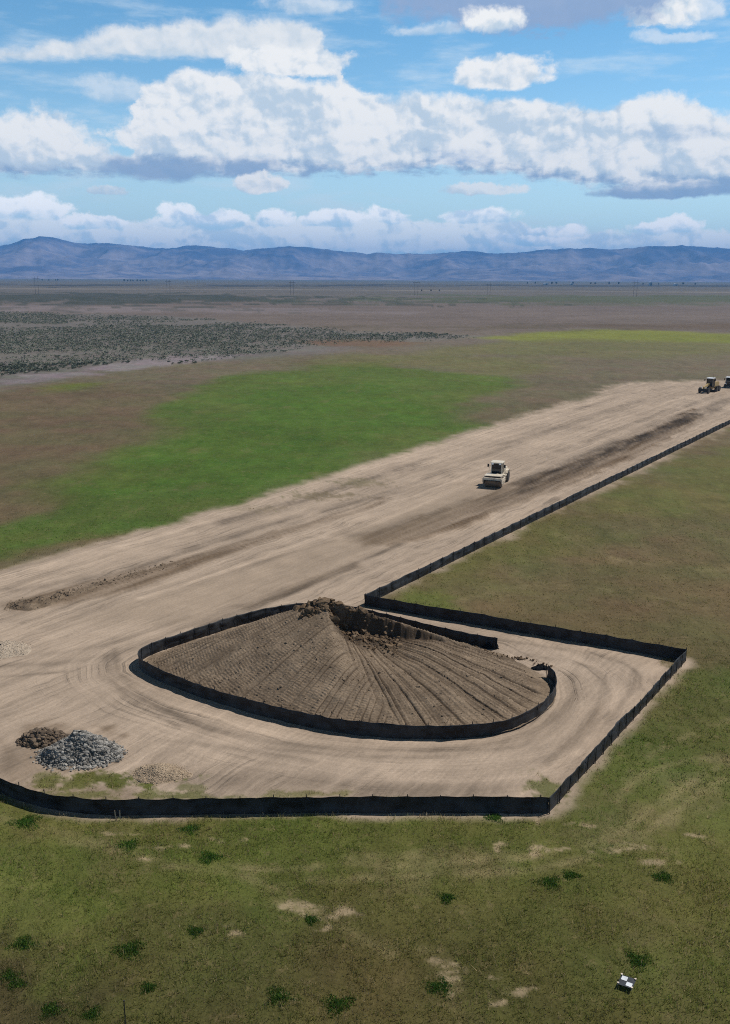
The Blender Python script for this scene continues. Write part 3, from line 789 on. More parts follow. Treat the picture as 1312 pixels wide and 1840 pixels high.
def build_pile():
    P = inset_loop()
    ax, ay = APEX.x, APEX.y
    th = np.linspace(-PI, PI, 1441)
    # radial reach of the toe from the apex
    Rr = np.zeros_like(th)
    for k, a in enumerate(th):
        dx, dy = math.cos(a), math.sin(a); best = 0.5
        A = P; B = np.roll(P, -1, 0)
        ex, ey = (B-A).T; fx, fy = (A-[ax, ay]).T
        den = dx*ey - dy*ex; den = np.where(abs(den) < 1e-9, 1e-9, den)
        t = (fx*ey - fy*ex)/den; u = (fx*dy - fy*dx)/den
        ok = (u >= 0) & (u <= 1) & (t > 0)
        if ok.any(): best = t[ok].max()
        Rr[k] = best
    k = np.ones(41)/41; Rr = np.convolve(np.concatenate([Rr[-20:], Rr, Rr[:20]]), k, 'valid')
    st = 0.042
    x0, x1 = P[:, 0].min()-.3, P[:, 0].max()+.3; y0, y1 = P[:, 1].min()-.3, P[:, 1].max()+.3
    xs = np.arange(x0, x1, st); ys = np.arange(y0, y1, st)
    X, Y = np.meshgrid(xs, ys, indexing='ij')
    dx, dy = X-ax, Y-ay
    r = np.hypot(dx, dy); a = np.arctan2(dy, dx)
    rho = r/np.interp(a, th, Rr)
    rho = rho + 0.02*fbm(X/3, Y/3, 3, 3)
    # cone with a slightly rounded top and a toe that runs out
    h = PILE_H*(1.0 - np.sqrt(rho**2 + 0.004) + 0.045)
    h = np.where(h < 0.35, 0.35*np.exp(np.clip((h-0.35)/0.35, -4, 0)) - 0.05, h - 0.05)
    # the face is folded: a left plane and a right plane meeting in a shallow gully
    fo = at(700, 1290); fx, fy = fo.x-ax, fo.y-ay; fl = math.hypot(fx, fy); fx /= fl; fy /= fl
    side = dx*fy*-1 + dy*fx           # <0 on one side
    along = dx*fx + dy*fy
    h -= 0.16*np.exp(-(side/0.7)**2)*sstep(1.0, 3, along)*(1-sstep(8, 12, along))
    # scarp where soil has been cut away right of the top
    B = at(800, 1150, 1.1)
    ex, ey = B.x-ax, B.y-ay; L = math.hypot(ex, ey); ex /= L; ey /= L
    nx, ny = ey, -ex
    if ny > 0: nx, ny = -nx, -ny
    s = dx*ex + dy*ey; q = dx*nx + dy*ny
    jag = fbm(s/0.9, s*0+2, 4, 13)*0.35
    drop = sstep(0.1, 0.9, s)*1.6
    foldw = sstep(-0.30, 0.42, side/np.maximum(r, .3) if (at(850, 1250).x-ax)*fy*-1 + (at(850, 1250).y-ay)*fx > 0 else -side/np.maximum(r, .3))
    kf = 0.52*(1-0.55*sstep(L*0.5, L*1.0, s))
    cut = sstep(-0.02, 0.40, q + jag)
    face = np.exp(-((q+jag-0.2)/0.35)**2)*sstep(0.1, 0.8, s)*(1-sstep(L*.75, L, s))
    h = h - np.clip(h, 0, 9)*kf*cut*np.maximum(foldw, 0)*(1-0.6*sstep(0.55, 1.0, rho)) + face*fbm(X/0.35, Y/0.6, 3, 17)*0.22
    # lumpy crest
    h += 0.22*np.exp(-((q)/0.5)**2)*np.exp(-((s-0.2)/1.4)**2)*(0.4+ridged(X/0.5, Y/0.5, 3, 19))
    deb = np.exp(-((q-1.4)/1.1)**2)*sstep(0, 1, s)*(1-sstep(L*0.45, L*0.8, s))
    h += deb*(0.10 + 0.20*ridged(X/0.55, Y/0.55, 4, 27))
    # dozer tracks
    left = sstep(-0.9, 0.9, 0.9*fbm(X/0.8, Y/0.8, 3, 37) + side if (at(400, 1220).x-ax)*fy*-1 + (at(400, 1220).y-ay)*fx > 0 else -side)
    u = np.array([-0.955, -0.295]); la = dx*u[0] + dy*u[1]; lt = -dx*u[1] + dy*u[0]
    cx2, cy2 = ax+7.0, ay+4.2; la = np.hypot(X-cx2, Y-cy2); lt = (np.arctan2(-(Y-cy2), -(X-cx2)))*14.5 + 0.10*fbm(la/5, lt/3, 3, 5)
    pad = np.abs(((lt/0.42) % 1) - 0.5)*2                      # 0 centre, 1 edge of a track pass
    gl = fbm(lt/0.45, la/9, 3, 33)
    pid = np.floor(lt/0.42)
    ribs_l = 1 - 2*np.abs(np.sin(PI*(la + 0.1*fbm(lt, la/2, 2, 8))/0.19 + 2.39*pid))**0.6
    rl = 0.036*ribs_l*(1-sstep(0.6, 0.9, pad))*(0.6+1.2*gl) + 0.06*gl - 0.075*sstep(0.55, 1, pad)*np.clip(0.55+1.3*fbm(pid*3.1, la/4, 2, 39), 0, 1.5)
    vx, vy = ax+0.4, ay+3.0
    rv = np.hypot(X-vx, Y-vy); av = np.arctan2(Y-vy, X-vx)
    tt = av*9.0 + 0.05*fbm(rv/4, av*3, 2, 44)
    gr = fbm(tt/0.17, rv/40, 4, 45, 0.62)
    deep = np.clip(ridged(tt/0.42, rv/60, 2, 49) - 0.52, 0, 1)
    ribs_r = 1 - 2*np.abs(np.sin(PI*rv/0.22 + 3*np.floor(tt/0.6)))**0.6
    rrr = 0.13*gr - 0.28*deep + 0.036*ribs_r*(0.6+gr)
    fade = (1-sstep(0.93, 1.02, rho))*(1-deb*0.7)*(1-np.clip(face, 0, 1))*sstep(0.5, 1.6, r)
    tr = (rl*left + rrr*(1-left))*fade
    h2 = h + tr + 0.075*fbm(X/0.7, Y/0.7, 5, 61, .6) + 0.10*fbm(X/2.2, Y/2.2, 3, 63) + 0.012*fbm(X/0.13, Y/0.13, 2, 67)
    shade_tone = np.clip((-tr-0.005)*12, 0, 1)*0.85 + np.clip(deb*0.8, 0, .8) + np.clip(face*1.3*(q > -0.15)*sstep(1.2, 3.0, s), 0, .95) + np.clip(cut*sstep(0.2, 1, s)*np.exp(-(q/2.2)**2)*0.5, 0, .45)  # scarp face, cut and track grooves: shade painted into the soil colour
    keep = rho < 1.045
    nx_, ny_ = X.shape
    idx = np.arange(nx_*ny_).reshape(nx_, ny_)
    kq = keep[:-1, :-1] & keep[1:, :-1] & keep[1:, 1:] & keep[:-1, 1:]
    qd = np.stack([idx[:-1, :-1], idx[1:, :-1], idx[1:, 1:], idx[:-1, 1:]], -1)[kq]
    used, inv = np.unique(qd.ravel(), return_inverse=True)
    V = np.stack([X.ravel()-ax, Y.ravel()-ay, h2.ravel()], -1)[used]
    root = empty('dirt_stockpile', (ax, ay, 0))
    tag(root, 'large cone of brown soil with dozer tracks inside the black fence loop', 'stockpile')
    obj('soil_mound', mesh_np('soil_mound', V, inv.reshape(-1, 4), SOIL, True, {'shade_tone': shade_tone.ravel()[used]}), root)
    # loose clods on the crest and below the cut
    def zat(px, py):
        i = np.clip(((px+ax-x0)/st).astype(int), 0, nx_-1); j = np.clip(((py+ay-y0)/st).astype(int), 0, ny_-1)
        return h2[i, j]
    n = 420
    sc_ = RNG.uniform(-0.2, L*0.62, n); qc = np.abs(RNG.normal(1.3, 1.0, n))*(0.5+sc_/L)
    n2 = 240
    sc_ = np.concatenate([sc_, RNG.normal(-0.1, 0.75, n2)]); qc = np.concatenate([qc, RNG.normal(0.25, 0.55, n2)])
    cx = ex*sc_ + nx*qc; cy = ey*sc_ + ny*qc
    sz = np.concatenate([RNG.gamma(2.2, 0.032, n)+0.03, RNG.gamma(2.4, 0.045, n2)+0.04])
    cz = zat(cx, cy)
    o = obj('soil_clods', clod_mesh('soil_clods', np.stack([cx, cy, cz+sz*0.2], -1), sz, SOILB), root)
    o['label'] = 'dark loose clods on the cut crest'; o['kind'] = 'stuff'
    n = 2200
    aa_ = RNG.uniform(-PI, 0.25, n); rr_ = np.sqrt(RNG.random(n))*0.98*np.interp(aa_, th, Rr)
    cx, cy = rr_*np.cos(aa_), rr_*np.sin(aa_); sz = RNG.gamma(1.3, 0.014, n)+0.014
    obj('soil_clods', clod_mesh('soil_clods', np.stack([cx, cy, zat(cx, cy)+sz*0.1], -1), sz, SOIL, seed=12), root)['kind'] = 'stuff'
    # windrow of scattered lumps along the right toe
    n = 130
    pts = smooth_line(atv([(800,1150),(850,1168),(900,1180),(950,1187),(985,1196)]))
    pk = pts[RNG.integers(0, len(pts), n)] + RNG.normal(0, 0.22, (n, 2))
    sz = RNG.gamma(1.6, 0.02, n)+0.02
    o = obj('soil_clods', clod_mesh('soil_clods', np.concatenate([pk-[ax, ay], np.maximum(zat(pk[:, 0]-ax, pk[:, 1]-ay), 0)[:, None]+sz[:, None]*0.2], 1), sz, SOILB, seed=8), root); o['kind'] = 'stuff'
build_pile()

# ------------------------------------------------------------------ silt fences
def fence_material():
    m, t, b = material('woven_black_fabric')
    p = geo_pos(t); x, y, z = sepv(t, p)
    n1 = noise(t, p, 1.2, 5, 0.6); w = noise(t, comb(t, (x+y)*2.0, z*22.0), 1.0, 4, 0.6, dims='2D')
    c = mixc(t, n1.step(0.3, 0.7), (0.008, 0.008, 0.009), (0.042, 0.044, 0.048))
    dust = (noise(t, p, 2.6, 6, 0.7) - z*0.55).step(0.32, 0.75)
    c = mixc(t, dust*0.10, c, tuple(lin(120,106,90)))
    t.links.new(c.s, b.inputs['Base Color'])
    r = n1.step(0.3, 0.7, 0.45, 0.65); t.links.new(r.s, b.inputs['Roughness'])
    b.inputs['Specular IOR Level'].default_value = 0.22
    bump(t, b, w*0.7+n1*0.5, 0.5, 0.03)
    return m
FABRIC = fence_material()
STAKE = simple('dark_steel_stake', (0.03, 0.028, 0.026), 0.6)
def stake_mesh(h):
    mb = MB()
    # T-section post with a pointed top
    mb.box(-0.022, 0.022, -0.004, 0.004, -0.25, h); mb.box(-0.004, 0.004, 0.004, 0.034, -0.25, h)
    mb.hexa([(-0.022,-0.004,h+0.001),(0.022,-0.004,h+0.001),(0.022,0.004,h+0.001),(-0.022,0.004,h+0.001),(-0.006,-0.003,h+0.05),(0.006,-0.003,h+0.05),(0.006,0.003,h+0.05),(-0.006,0.003,h+0.05)])
    return mb.mesh('stake', STAKE)
STAKE_ME = stake_mesh(1.0)
def silt_fence(line, label, side, hgt=0.86, spacing=1.35, name='silt_fence', seed=1, curl=None, step=0.15, lean=0.0):
    """line: dense polyline in plan; stakes stand on side +1 (left of travel) or -1"""
    d = np.concatenate([[0], np.cumsum(np.linalg.norm(np.diff(line, axis=0), axis=1))])
    L = d[-1]; n = int(L/step)+1
    S = np.linspace(0, L, n)
    X = np.interp(S, d, line[:, 0]); Y = np.interp(S, d, line[:, 1])
    tx = np.gradient(X); ty = np.gradient(Y); ln = np.hypot(tx, ty)+1e-9; tx /= ln; ty /= ln
    nx, ny = -ty*side, tx*side
    ox, oy = X.mean(), Y.mean()
    rows = 10
    hv = np.linspace(0, 1, rows)
    ph = (S/spacing) % 1
    sag = np.sin(ph*PI)**0.8
    Sg, Hg = np.meshgrid(S, hv, indexing='ij')
    wr = fbm(Sg/0.35+seed*7, Hg*3.2, 3, seed)*0.035 + fbm(Sg/1.6+seed*3, Hg*1.2, 2, seed+5)*0.05 + fbm(Sg/1.1+seed*5, Hg*6.5, 3, seed+15)*0.055
    off = (wr + 0.05*sag[:, None]*np.sin(Hg*PI))*np.clip(Hg*3, 0.25, 1)
    top = hgt*(1 + 0.035*fbm(S/2.5, S*0+seed, 3, seed+9)) - 0.045*sag*(1+0.9*fbm(S/4, S*0+3+seed, 2, seed+2))
    ln_ = fbm(S/5, S*0+seed*2.0, 2, seed+11)*0.07 + lean
    zz = ground_z(X, Y)[:, None] - 0.05 + (top+0.05)[:, None]*Hg
    off = off + ln_[:, None]*Hg
    th = 0.007
    A = np.stack([X[:, None]+nx[:, None]*(off+th)-ox, Y[:, None]+ny[:, None]*(off+th)-oy, zz], -1)
    Bk = np.stack([X[:, None]+nx[:, None]*(off-th)-ox, Y[:, None]+ny[:, None]*(off-th)-oy, zz], -1)
    V = np.concatenate([A.reshape(-1, 3), Bk.reshape(-1, 3)])
    i, j = np.meshgrid(np.arange(n-1), np.arange(rows-1), indexing='ij')
    q = np.stack([i*rows+j, (i+1)*rows+j, (i+1)*rows+j+1, i*rows+j+1], -1).reshape(-1, 4)
    M = n*rows
    i1 = np.arange(n-1)
    cap = np.stack([i1*rows+rows-1, (i1+1)*rows+rows-1, (i1+1)*rows+rows-1+M, i1*rows+rows-1+M], -1)
    j1 = np.arange(rows-1)
    e0 = np.stack([j1, j1+1, j1+1+M, j1+M], -1); e1 = e0 + (n-1)*rows
    root = empty(name, (ox, oy, 0)); tag(root, label, 'silt fence', 'black silt fences around the yard')
    obj('fabric', mesh_np('fabric', V, np.concatenate([q[:, ::-1] if side > 0 else q, (q + M) if side > 0 else (q+M)[:, ::-1], cap, e0, e1]), FABRIC, True), root)
    ns = int(L/spacing)
    for k in range(ns+1):
        s = min(L, k*spacing)
        px, py = np.interp(s, S, X), np.interp(s, S, Y); ii = min(n-1, int(s/L*(n-1)))
        o = bpy.data.objects.new('stake', STAKE_ME); link(o); o.parent = root
        lean_t = RNG.normal(0, 0.025)
        o.location = (px + nx[ii]*0.055 - ox, py + ny[ii]*0.055 - oy, float(ground_z(np.array([px]), np.array([py]))[0]))
        o.rotation_euler = (-ln_[ii]/hgt*0 + RNG.normal(0, .02), lean_t, math.atan2(ny[ii], nx[ii]) - PI/2)
        o.scale = (1, 1, RNG.uniform(0.95, 1.03)*hgt/0.93)
    return root
SLACK = simple('slack_black_fabric', (0.010, 0.011, 0.013), 0.9, spec=0.02)
def ribbon_heap(parent, cx, cy, w, l, h, seed):
    """slack fabric folded on the ground"""
    n, m = 40, 14
    u, v = np.meshgrid(np.linspace(-1, 1, n), np.linspace(-1, 1, m), indexing='ij')
    z = (h*(1-u*u)*(1-v*v))*(0.5+0.9*np.abs(fbm(u*3+seed, v*2, 3, seed))) + 0.03
    V = np.stack([cx + u*w + 0.1*fbm(v*2, u*2, 2, 4), cy + v*l + 0.12*fbm(u*2, v, 2, 6), z], -1).reshape(-1, 3)
    lo = V.copy(); lo[:, 2] -= 0.02
    i, j = np.meshgrid(np.arange(n-1), np.arange(m-1), indexing='ij')
    q = np.stack([i*m+j, (i+1)*m+j, (i+1)*m+j+1, i*m+j+1], -1).reshape(-1, 4)
    o = obj('loose_fabric', mesh_np('loose_fabric', np.concatenate([V, lo]), np.concatenate([q, q[:, ::-1]+n*m]), SLACK, True), parent)
    o['label'] = 'slack fabric folded on the ground at the open end'
LF = silt_fence(LOOP, 'black silt fence curving in a loop around the big soil stockpile', -1, 0.86, 1.25, seed=2)
e = at(972, 1201); ribbon_heap(LF, e.x-LF.location.x, e.y-LF.location.y, 0.55, 0.28, 0.28, 3)
e = at(882, 1163); ribbon_heap(LF, e.x-LF.location.x, e.y-LF.location.y, 0.55, 0.3, 0.75, 5)
silt_fence(FRONT, 'black silt fence nearest the camera, running across below the rock heap', 1, 0.88, 1.6, seed=3)
silt_fence(straight([(C1.x, C1.y), (C2.x, C2.y)]), 'black silt fence climbing the right side of the yard between two corners', -1, 0.86, 1.2, seed=4)
silt_fence(straight([(C2.x, C2.y), (C3.x, C3.y)]), 'straight black silt fence behind the stockpile, edging the brown field', -1, 0.9, 1.8, seed=5)
silt_fence(straight([(C3.x, C3.y), (RFAR.x, RFAR.y)], 0.3), 'long black silt fence along the right edge of the haul road', -1, 0.9, 2.05, seed=6, step=0.25)

# ------------------------------------------------------------------ heaps
def stone_material(name, ca, cb):
    m, t, b = material(name)
    tn = attr(t, 'tone', 'Fac'); n2 = noise(t, obj_pos(t), 9.0, 4, 0.6)
    c = mixc(t, (tn*0.75+n2*0.25), ca, cb); t.links.new(c.s, b.inputs['Base Color']); b.inputs['Roughness'].default_value = 0.8
    return m
STONE = stone_material('grey_broken_rock', tuple(lin(54,53,51)), tuple(lin(176,171,163)))
PEBBLE = stone_material('tan_gravel', tuple(lin(146,126,104)), tuple(lin(192,174,150)))
PALE = stone_material('pale_gravel', tuple(lin(160,144,126)), tuple(lin(196,181,162)))
CLOD = stone_material('brown_clods', tuple(lin(74,63,53)), tuple(lin(128,111,93)))
def heap(name, label, cat, c, rx, ry, h, stone_mat, nst, smin, smed, base_mat, lump='stones', seed=1, lobes=((0, 0, 1),), spill=0.3, power=1.25):
    rng = np.random.default_rng(seed)
    st = max(rx, ry)/34
    xs = np.arange(-rx*1.35, rx*1.35, st); ys = np.arange(-ry*1.35, ry*1.35, st)
    X, Y = np.meshgrid(xs, ys, indexing='ij')
    def hz(X, Y):
        z = np.full(np.shape(X), -1.0)
        for lx, ly, s in lobes:
            r = np.hypot((X-lx*rx)/rx, (Y-ly*ry)/ry) + 0.17*fbm(X/(rx*.45)+seed, Y/(ry*.5), 3, seed)
            z = np.maximum(z, h*s*(1-(r/s)**power) if power != 1 else h*s*(1-r/s))
        return np.maximum(z, -0.04) + 0.04*fbm(X/0.25, Y/0.25, 3, seed+3)*(z > 0)
    Zh = hz(X, Y)
    n, m = X.shape; idx = np.arange(n*m).reshape(n, m)
    kq = (Zh[:-1, :-1] > -0.039) | (Zh[1:, 1:] > -0.039)
    q = np.stack([idx[:-1, :-1], idx[1:, :-1], idx[1:, 1:], idx[:-1, 1:]], -1)[kq]
    used, inv = np.unique(q.ravel(), return_inverse=True)
    V = np.stack([X.ravel(), Y.ravel(), Zh.ravel()], -1)[used]
    root = empty(name, (c.x, c.y, 0)); tag(root, label, cat)
    obj('mound', mesh_np('mound', V, inv.reshape(-1, 4), base_mat, True, {'shade_tone': V[:, 0]*0, 'tone': V[:, 0]*0+0.3}), root)
    # lumps over the surface, thinning out past the toe
    X = rng.uniform(-1, 1, nst*6)*rx*1.3; Y = rng.uniform(-1, 1, nst*6)*ry*1.3
    z = hz(X, Y); r = np.hypot(X/rx, Y/ry)
    ok = (z > 0) | (rng.random(len(X)) < spill*np.exp(-((r-0.9)/0.15)**2))
    X, Y, z = X[ok][:nst], Y[ok][:nst], np.maximum(z[ok][:nst], 0)
    sz = smin + rng.gamma(2.0, smed/2, len(X)); sz = np.minimum(sz, smin+smed*3.2)
    obj(lump, clod_mesh(lump, np.stack([X, Y, z+sz*0.25], -1), sz, stone_mat, seed=seed+1), root)
    return root
heap('rock_heap', 'tall heap of grey broken rock between the brown soil heap and pale gravel', 'rock heap', at(146, 1356), 2.15, 1.55, 1.42, STONE, 6000, 0.020, 0.036, STONE, 'rocks', 4, ((0, 0.05, .92), (-0.34, -0.15, 0.62), (0.38, -0.18, 0.62), (.62, 0, .42), (-.62, -.1, .4)), .5)
heap('soil_heap', 'small dark brown soil heap left of the grey rock heap', 'soil heap', at(78, 1330), 1.2, 0.95, 0.66, CLOD, 700, 0.03, 0.05, SOIL, 'clods', 9, ((0, 0, 1), (0.5, 0.1, 0.75), (-.4, 0, .7)))
heap('gravel_heap', 'low heap of pale tan gravel right of the grey rock heap', 'gravel heap', at(288, 1390), 1.3, 1.0, 0.5, PEBBLE, 3600, 0.009, 0.011, PEBBLE, 'pebbles', 14, ((-.1, 0, 1), (0.55, -0.15, 0.6)), 0.6)
heap('gravel_heap', 'low pale gravel heap at the left edge of the road', 'gravel heap', at(0, 1168), 1.9, 1.6, 0.40, PALE, 3600, 0.010, 0.012, PALE, 'pebbles', 19, ((0, 0, 1), (0.5, -.1, .6)), 0.5)

def berm():
    line = smooth_line(atv([(14,1088),(60,1086),(105,1074),(150,1060),(200,1044),(260,1027),(320,1011)]), 0.1)
    d = np.concatenate([[0], np.cumsum(np.linalg.norm(np.diff(line, axis=0), axis=1))]); L = d[-1]
    n = int(L/0.1); S = np.linspace(0, L, n); X = np.interp(S, d, line[:, 0]); Y = np.interp(S, d, line[:, 1])
    tx = np.gradient(X); ty = np.gradient(Y); ln = np.hypot(tx, ty); tx /= ln; ty /= ln
    m = 31; v = np.linspace(-1, 1, m)
    S2, V2 = np.meshgrid(S, v, indexing='ij')
    env = sstep(0, 1.2, S2)*(1-0.80*sstep(L*0.12, L*0.45, S2))*(1-sstep(L*.85, L, S2))
    wid = 1.5*(0.75+0.35*fbm(S2/3, S2*0, 2, 3))*(1-.45*sstep(L*.2, L*.6, S2))
    z = 0.62*env*(1-V2**2)*(0.70+0.75*fbm(S2/0.9, V2*1.4, 4, 7, .6)) + 0.09*fbm(S2/0.3, V2*3, 3, 8)*(1-V2**2)*env - 0.03 + 0.0*V2
    wob = 0.3*fbm(S2/2.0, S2*0+4, 3, 21)
    PX = X[:, None] - ty[:, None]*(V2*wid+wob); PY = Y[:, None] + tx[:, None]*(V2*wid+wob)
    c = PX.mean(), PY.mean()
    i, j = np.meshgrid(np.arange(n-1), np.arange(m-1), indexing='ij')
    q = np.stack([i*m+j, (i+1)*m+j, (i+1)*m+j+1, i*m+j+1], -1).reshape(-1, 4)
    V = np.stack([PX-c[0], PY-c[1], z], -1).reshape(-1, 3)
    me = mesh_np('soil_windrow', V, q, SOIL, True, {'shade_tone': np.clip(0.25+0.5*fbm(S2/0.6, V2*2, 3, 4), 0, 1).ravel()})
    o = obj('soil_windrow', me, None, (c[0], c[1], 0))
    n = 650; k = (RNG.random(n)**2.6*(len(S)-1)).astype(int); off = RNG.normal(0, 0.55, n)
    cx = X[k]-ty[k]*off-c[0]; cy = Y[k]+tx[k]*off-c[1]; ii = np.clip(((off/1.5+1)/2*(m-1)).astype(int), 0, m-1); sz = RNG.gamma(1.5, 0.020, n)+0.02
    q2 = obj('soil_clods', clod_mesh('soil_clods', np.stack([cx, cy, np.maximum(z[k, ii], 0)+sz*.1], -1), sz, SOIL, seed=31), o); q2['kind'] = 'stuff'
    tag(o, 'low ridge of loose brown soil bladed along the haul road at left', 'windrow')
berm()

# ------------------------------------------------------------------ machines
PAINT = simple('faded_cream_paint', tuple(lin(216,203,182)), 0.45, spec=0.5, var=0.06, dirt=tuple(lin(158,138,114)))
YELL = simple('dusty_yellow_paint', tuple(lin(178,150,98)), 0.5, spec=0.5, var=0.08, dirt=tuple(lin(160,140,112)))
WHITEP = simple('white_paint', (0.72, 0.72, 0.72), 0.4, spec=0.5, var=0.05, dirt=tuple(lin(168,152,130)))
TYRE = simple('dusty_rubber', (0.022, 0.021, 0.020), 0.85, var=0.3, dirt=(0.06, 0.05, 0.042))
DRUM = simple('dusty_steel', tuple(lin(112,98,84)), 0.55, 0.3, var=0.2, dirt=tuple(lin(128,110,90)))
DARKM = simple('black_metal', (0.02, 0.02, 0.021), 0.55)
GLASS, _t, _b = material('dark_cab_glass'); _b.inputs['Base Color'].default_value = (0.012, 0.016, 0.018, 1); _b.inputs['Roughness'].default_value = 0.08; _b.inputs['Specular IOR Level'].default_value = 0.6
LENS, _t, _b = material('lamp_lens'); _b.inputs['Base Color'].default_value = (0.85, 0.9, 0.95, 1); _b.inputs['Roughness'].default_value = 0.1; _b.inputs['Specular IOR Level'].default_value = 0.8

def wheel(parent, x, y, r, w, rimc, name='wheel', lug=18):
    rt = empty(name, (x, y, r)); rt.parent = parent
    mb = MB(); hw = w/2
    mb.lathe_y(0, 0, 0, [(-hw, r*0.55), (-hw, r*0.86), (-hw*0.86, r*0.95), (-hw*.8, r*0.965), (hw*.8, r*0.965), (hw*0.86, r*0.95), (hw, r*0.86), (hw, r*0.55)], 32)
    for k in range(lug):
        a = 2*PI*k/lug
        for sgn in (-1, 1):
            aa = a + sgn*PI/lug*0.5
            p = Vector((math.cos(aa)*r*0.965, sgn*hw*0.9, math.sin(aa)*r*0.965)); q = Vector((math.cos(aa+.22)*r*0.965, 0, math.sin(aa+.22)*r*0.965))
            mb.tube(p, q, r*0.045, n=5)
    mb.build('tyre', TYRE, rt)
    mb = MB()
    mb.lathe_y(0, 0, 0, [(-hw*0.7, r*0.2), (-hw*0.9, r*0.5), (-hw*0.97, r*0.57), (hw*0.97, r*0.57), (hw*0.9, r*0.5), (hw*0.7, r*0.2)], 24)
    mb.build('rim', rimc, rt)
    return rt

def cab(parent, x0, x1, hw, z0, z1, paint, roof_paint, name='cab'):
    """glazed cab: posts, glass, seat, roof"""
    mb = MB(); p = 0.055
    mb.box(x0, x1, -hw, hw, z0, z0+0.16, 0.02)
    for x in (x0+p, x1-p):
        for y in (-hw+p, hw-p): mb.box(x-p, x+p, y-p, y+p, z0+0.16, z1-0.18)
    for y in (-hw+0.03, hw-0.03): mb.box((x0+x1)/2-0.04, (x0+x1)/2+0.04, y-0.028, y+0.028, z0+.16, z1-.18)
    mb.box(x0+0.06, x0+0.4, -hw+.1, hw-.1, z0+.16, z0+0.55)
    c = mb.build(name, paint, parent)
    g = MB()
    g.box(x1-0.075, x1-0.055, -hw+0.115, hw-0.115, z0+.17, z1-.19)
    g.box(x0+0.055, x0+0.075, -hw+0.115, hw-0.115, z0+.56, z1-.19)
    for y in (-hw+0.05, hw-0.05): g.box(x0+.115, x1-.115, y-0.008, y+0.008, z0+.17, z1-.19)
    g.build('window', GLASS, c)
    s = MB(); s.box(x0+.42, x0+.85, -.25, .25, z0+.17, z0+.6, .04); s.box(x0+.36, x0+.48, -.25, .25, z0+.6, z0+1.1, .04); s.build('seat', DARKM, c)
    r = MB(); r.prism([(x0-0.12, z1-.18), (x1+0.2, z1-.18), (x1+0.16, z1-.06), (x1-.1, z1), (x0, z1), (x0-.12, z1-.06)], -hw-0.08, hw+0.08, 0.03); r.build('roof', roof_paint, c)
    return c

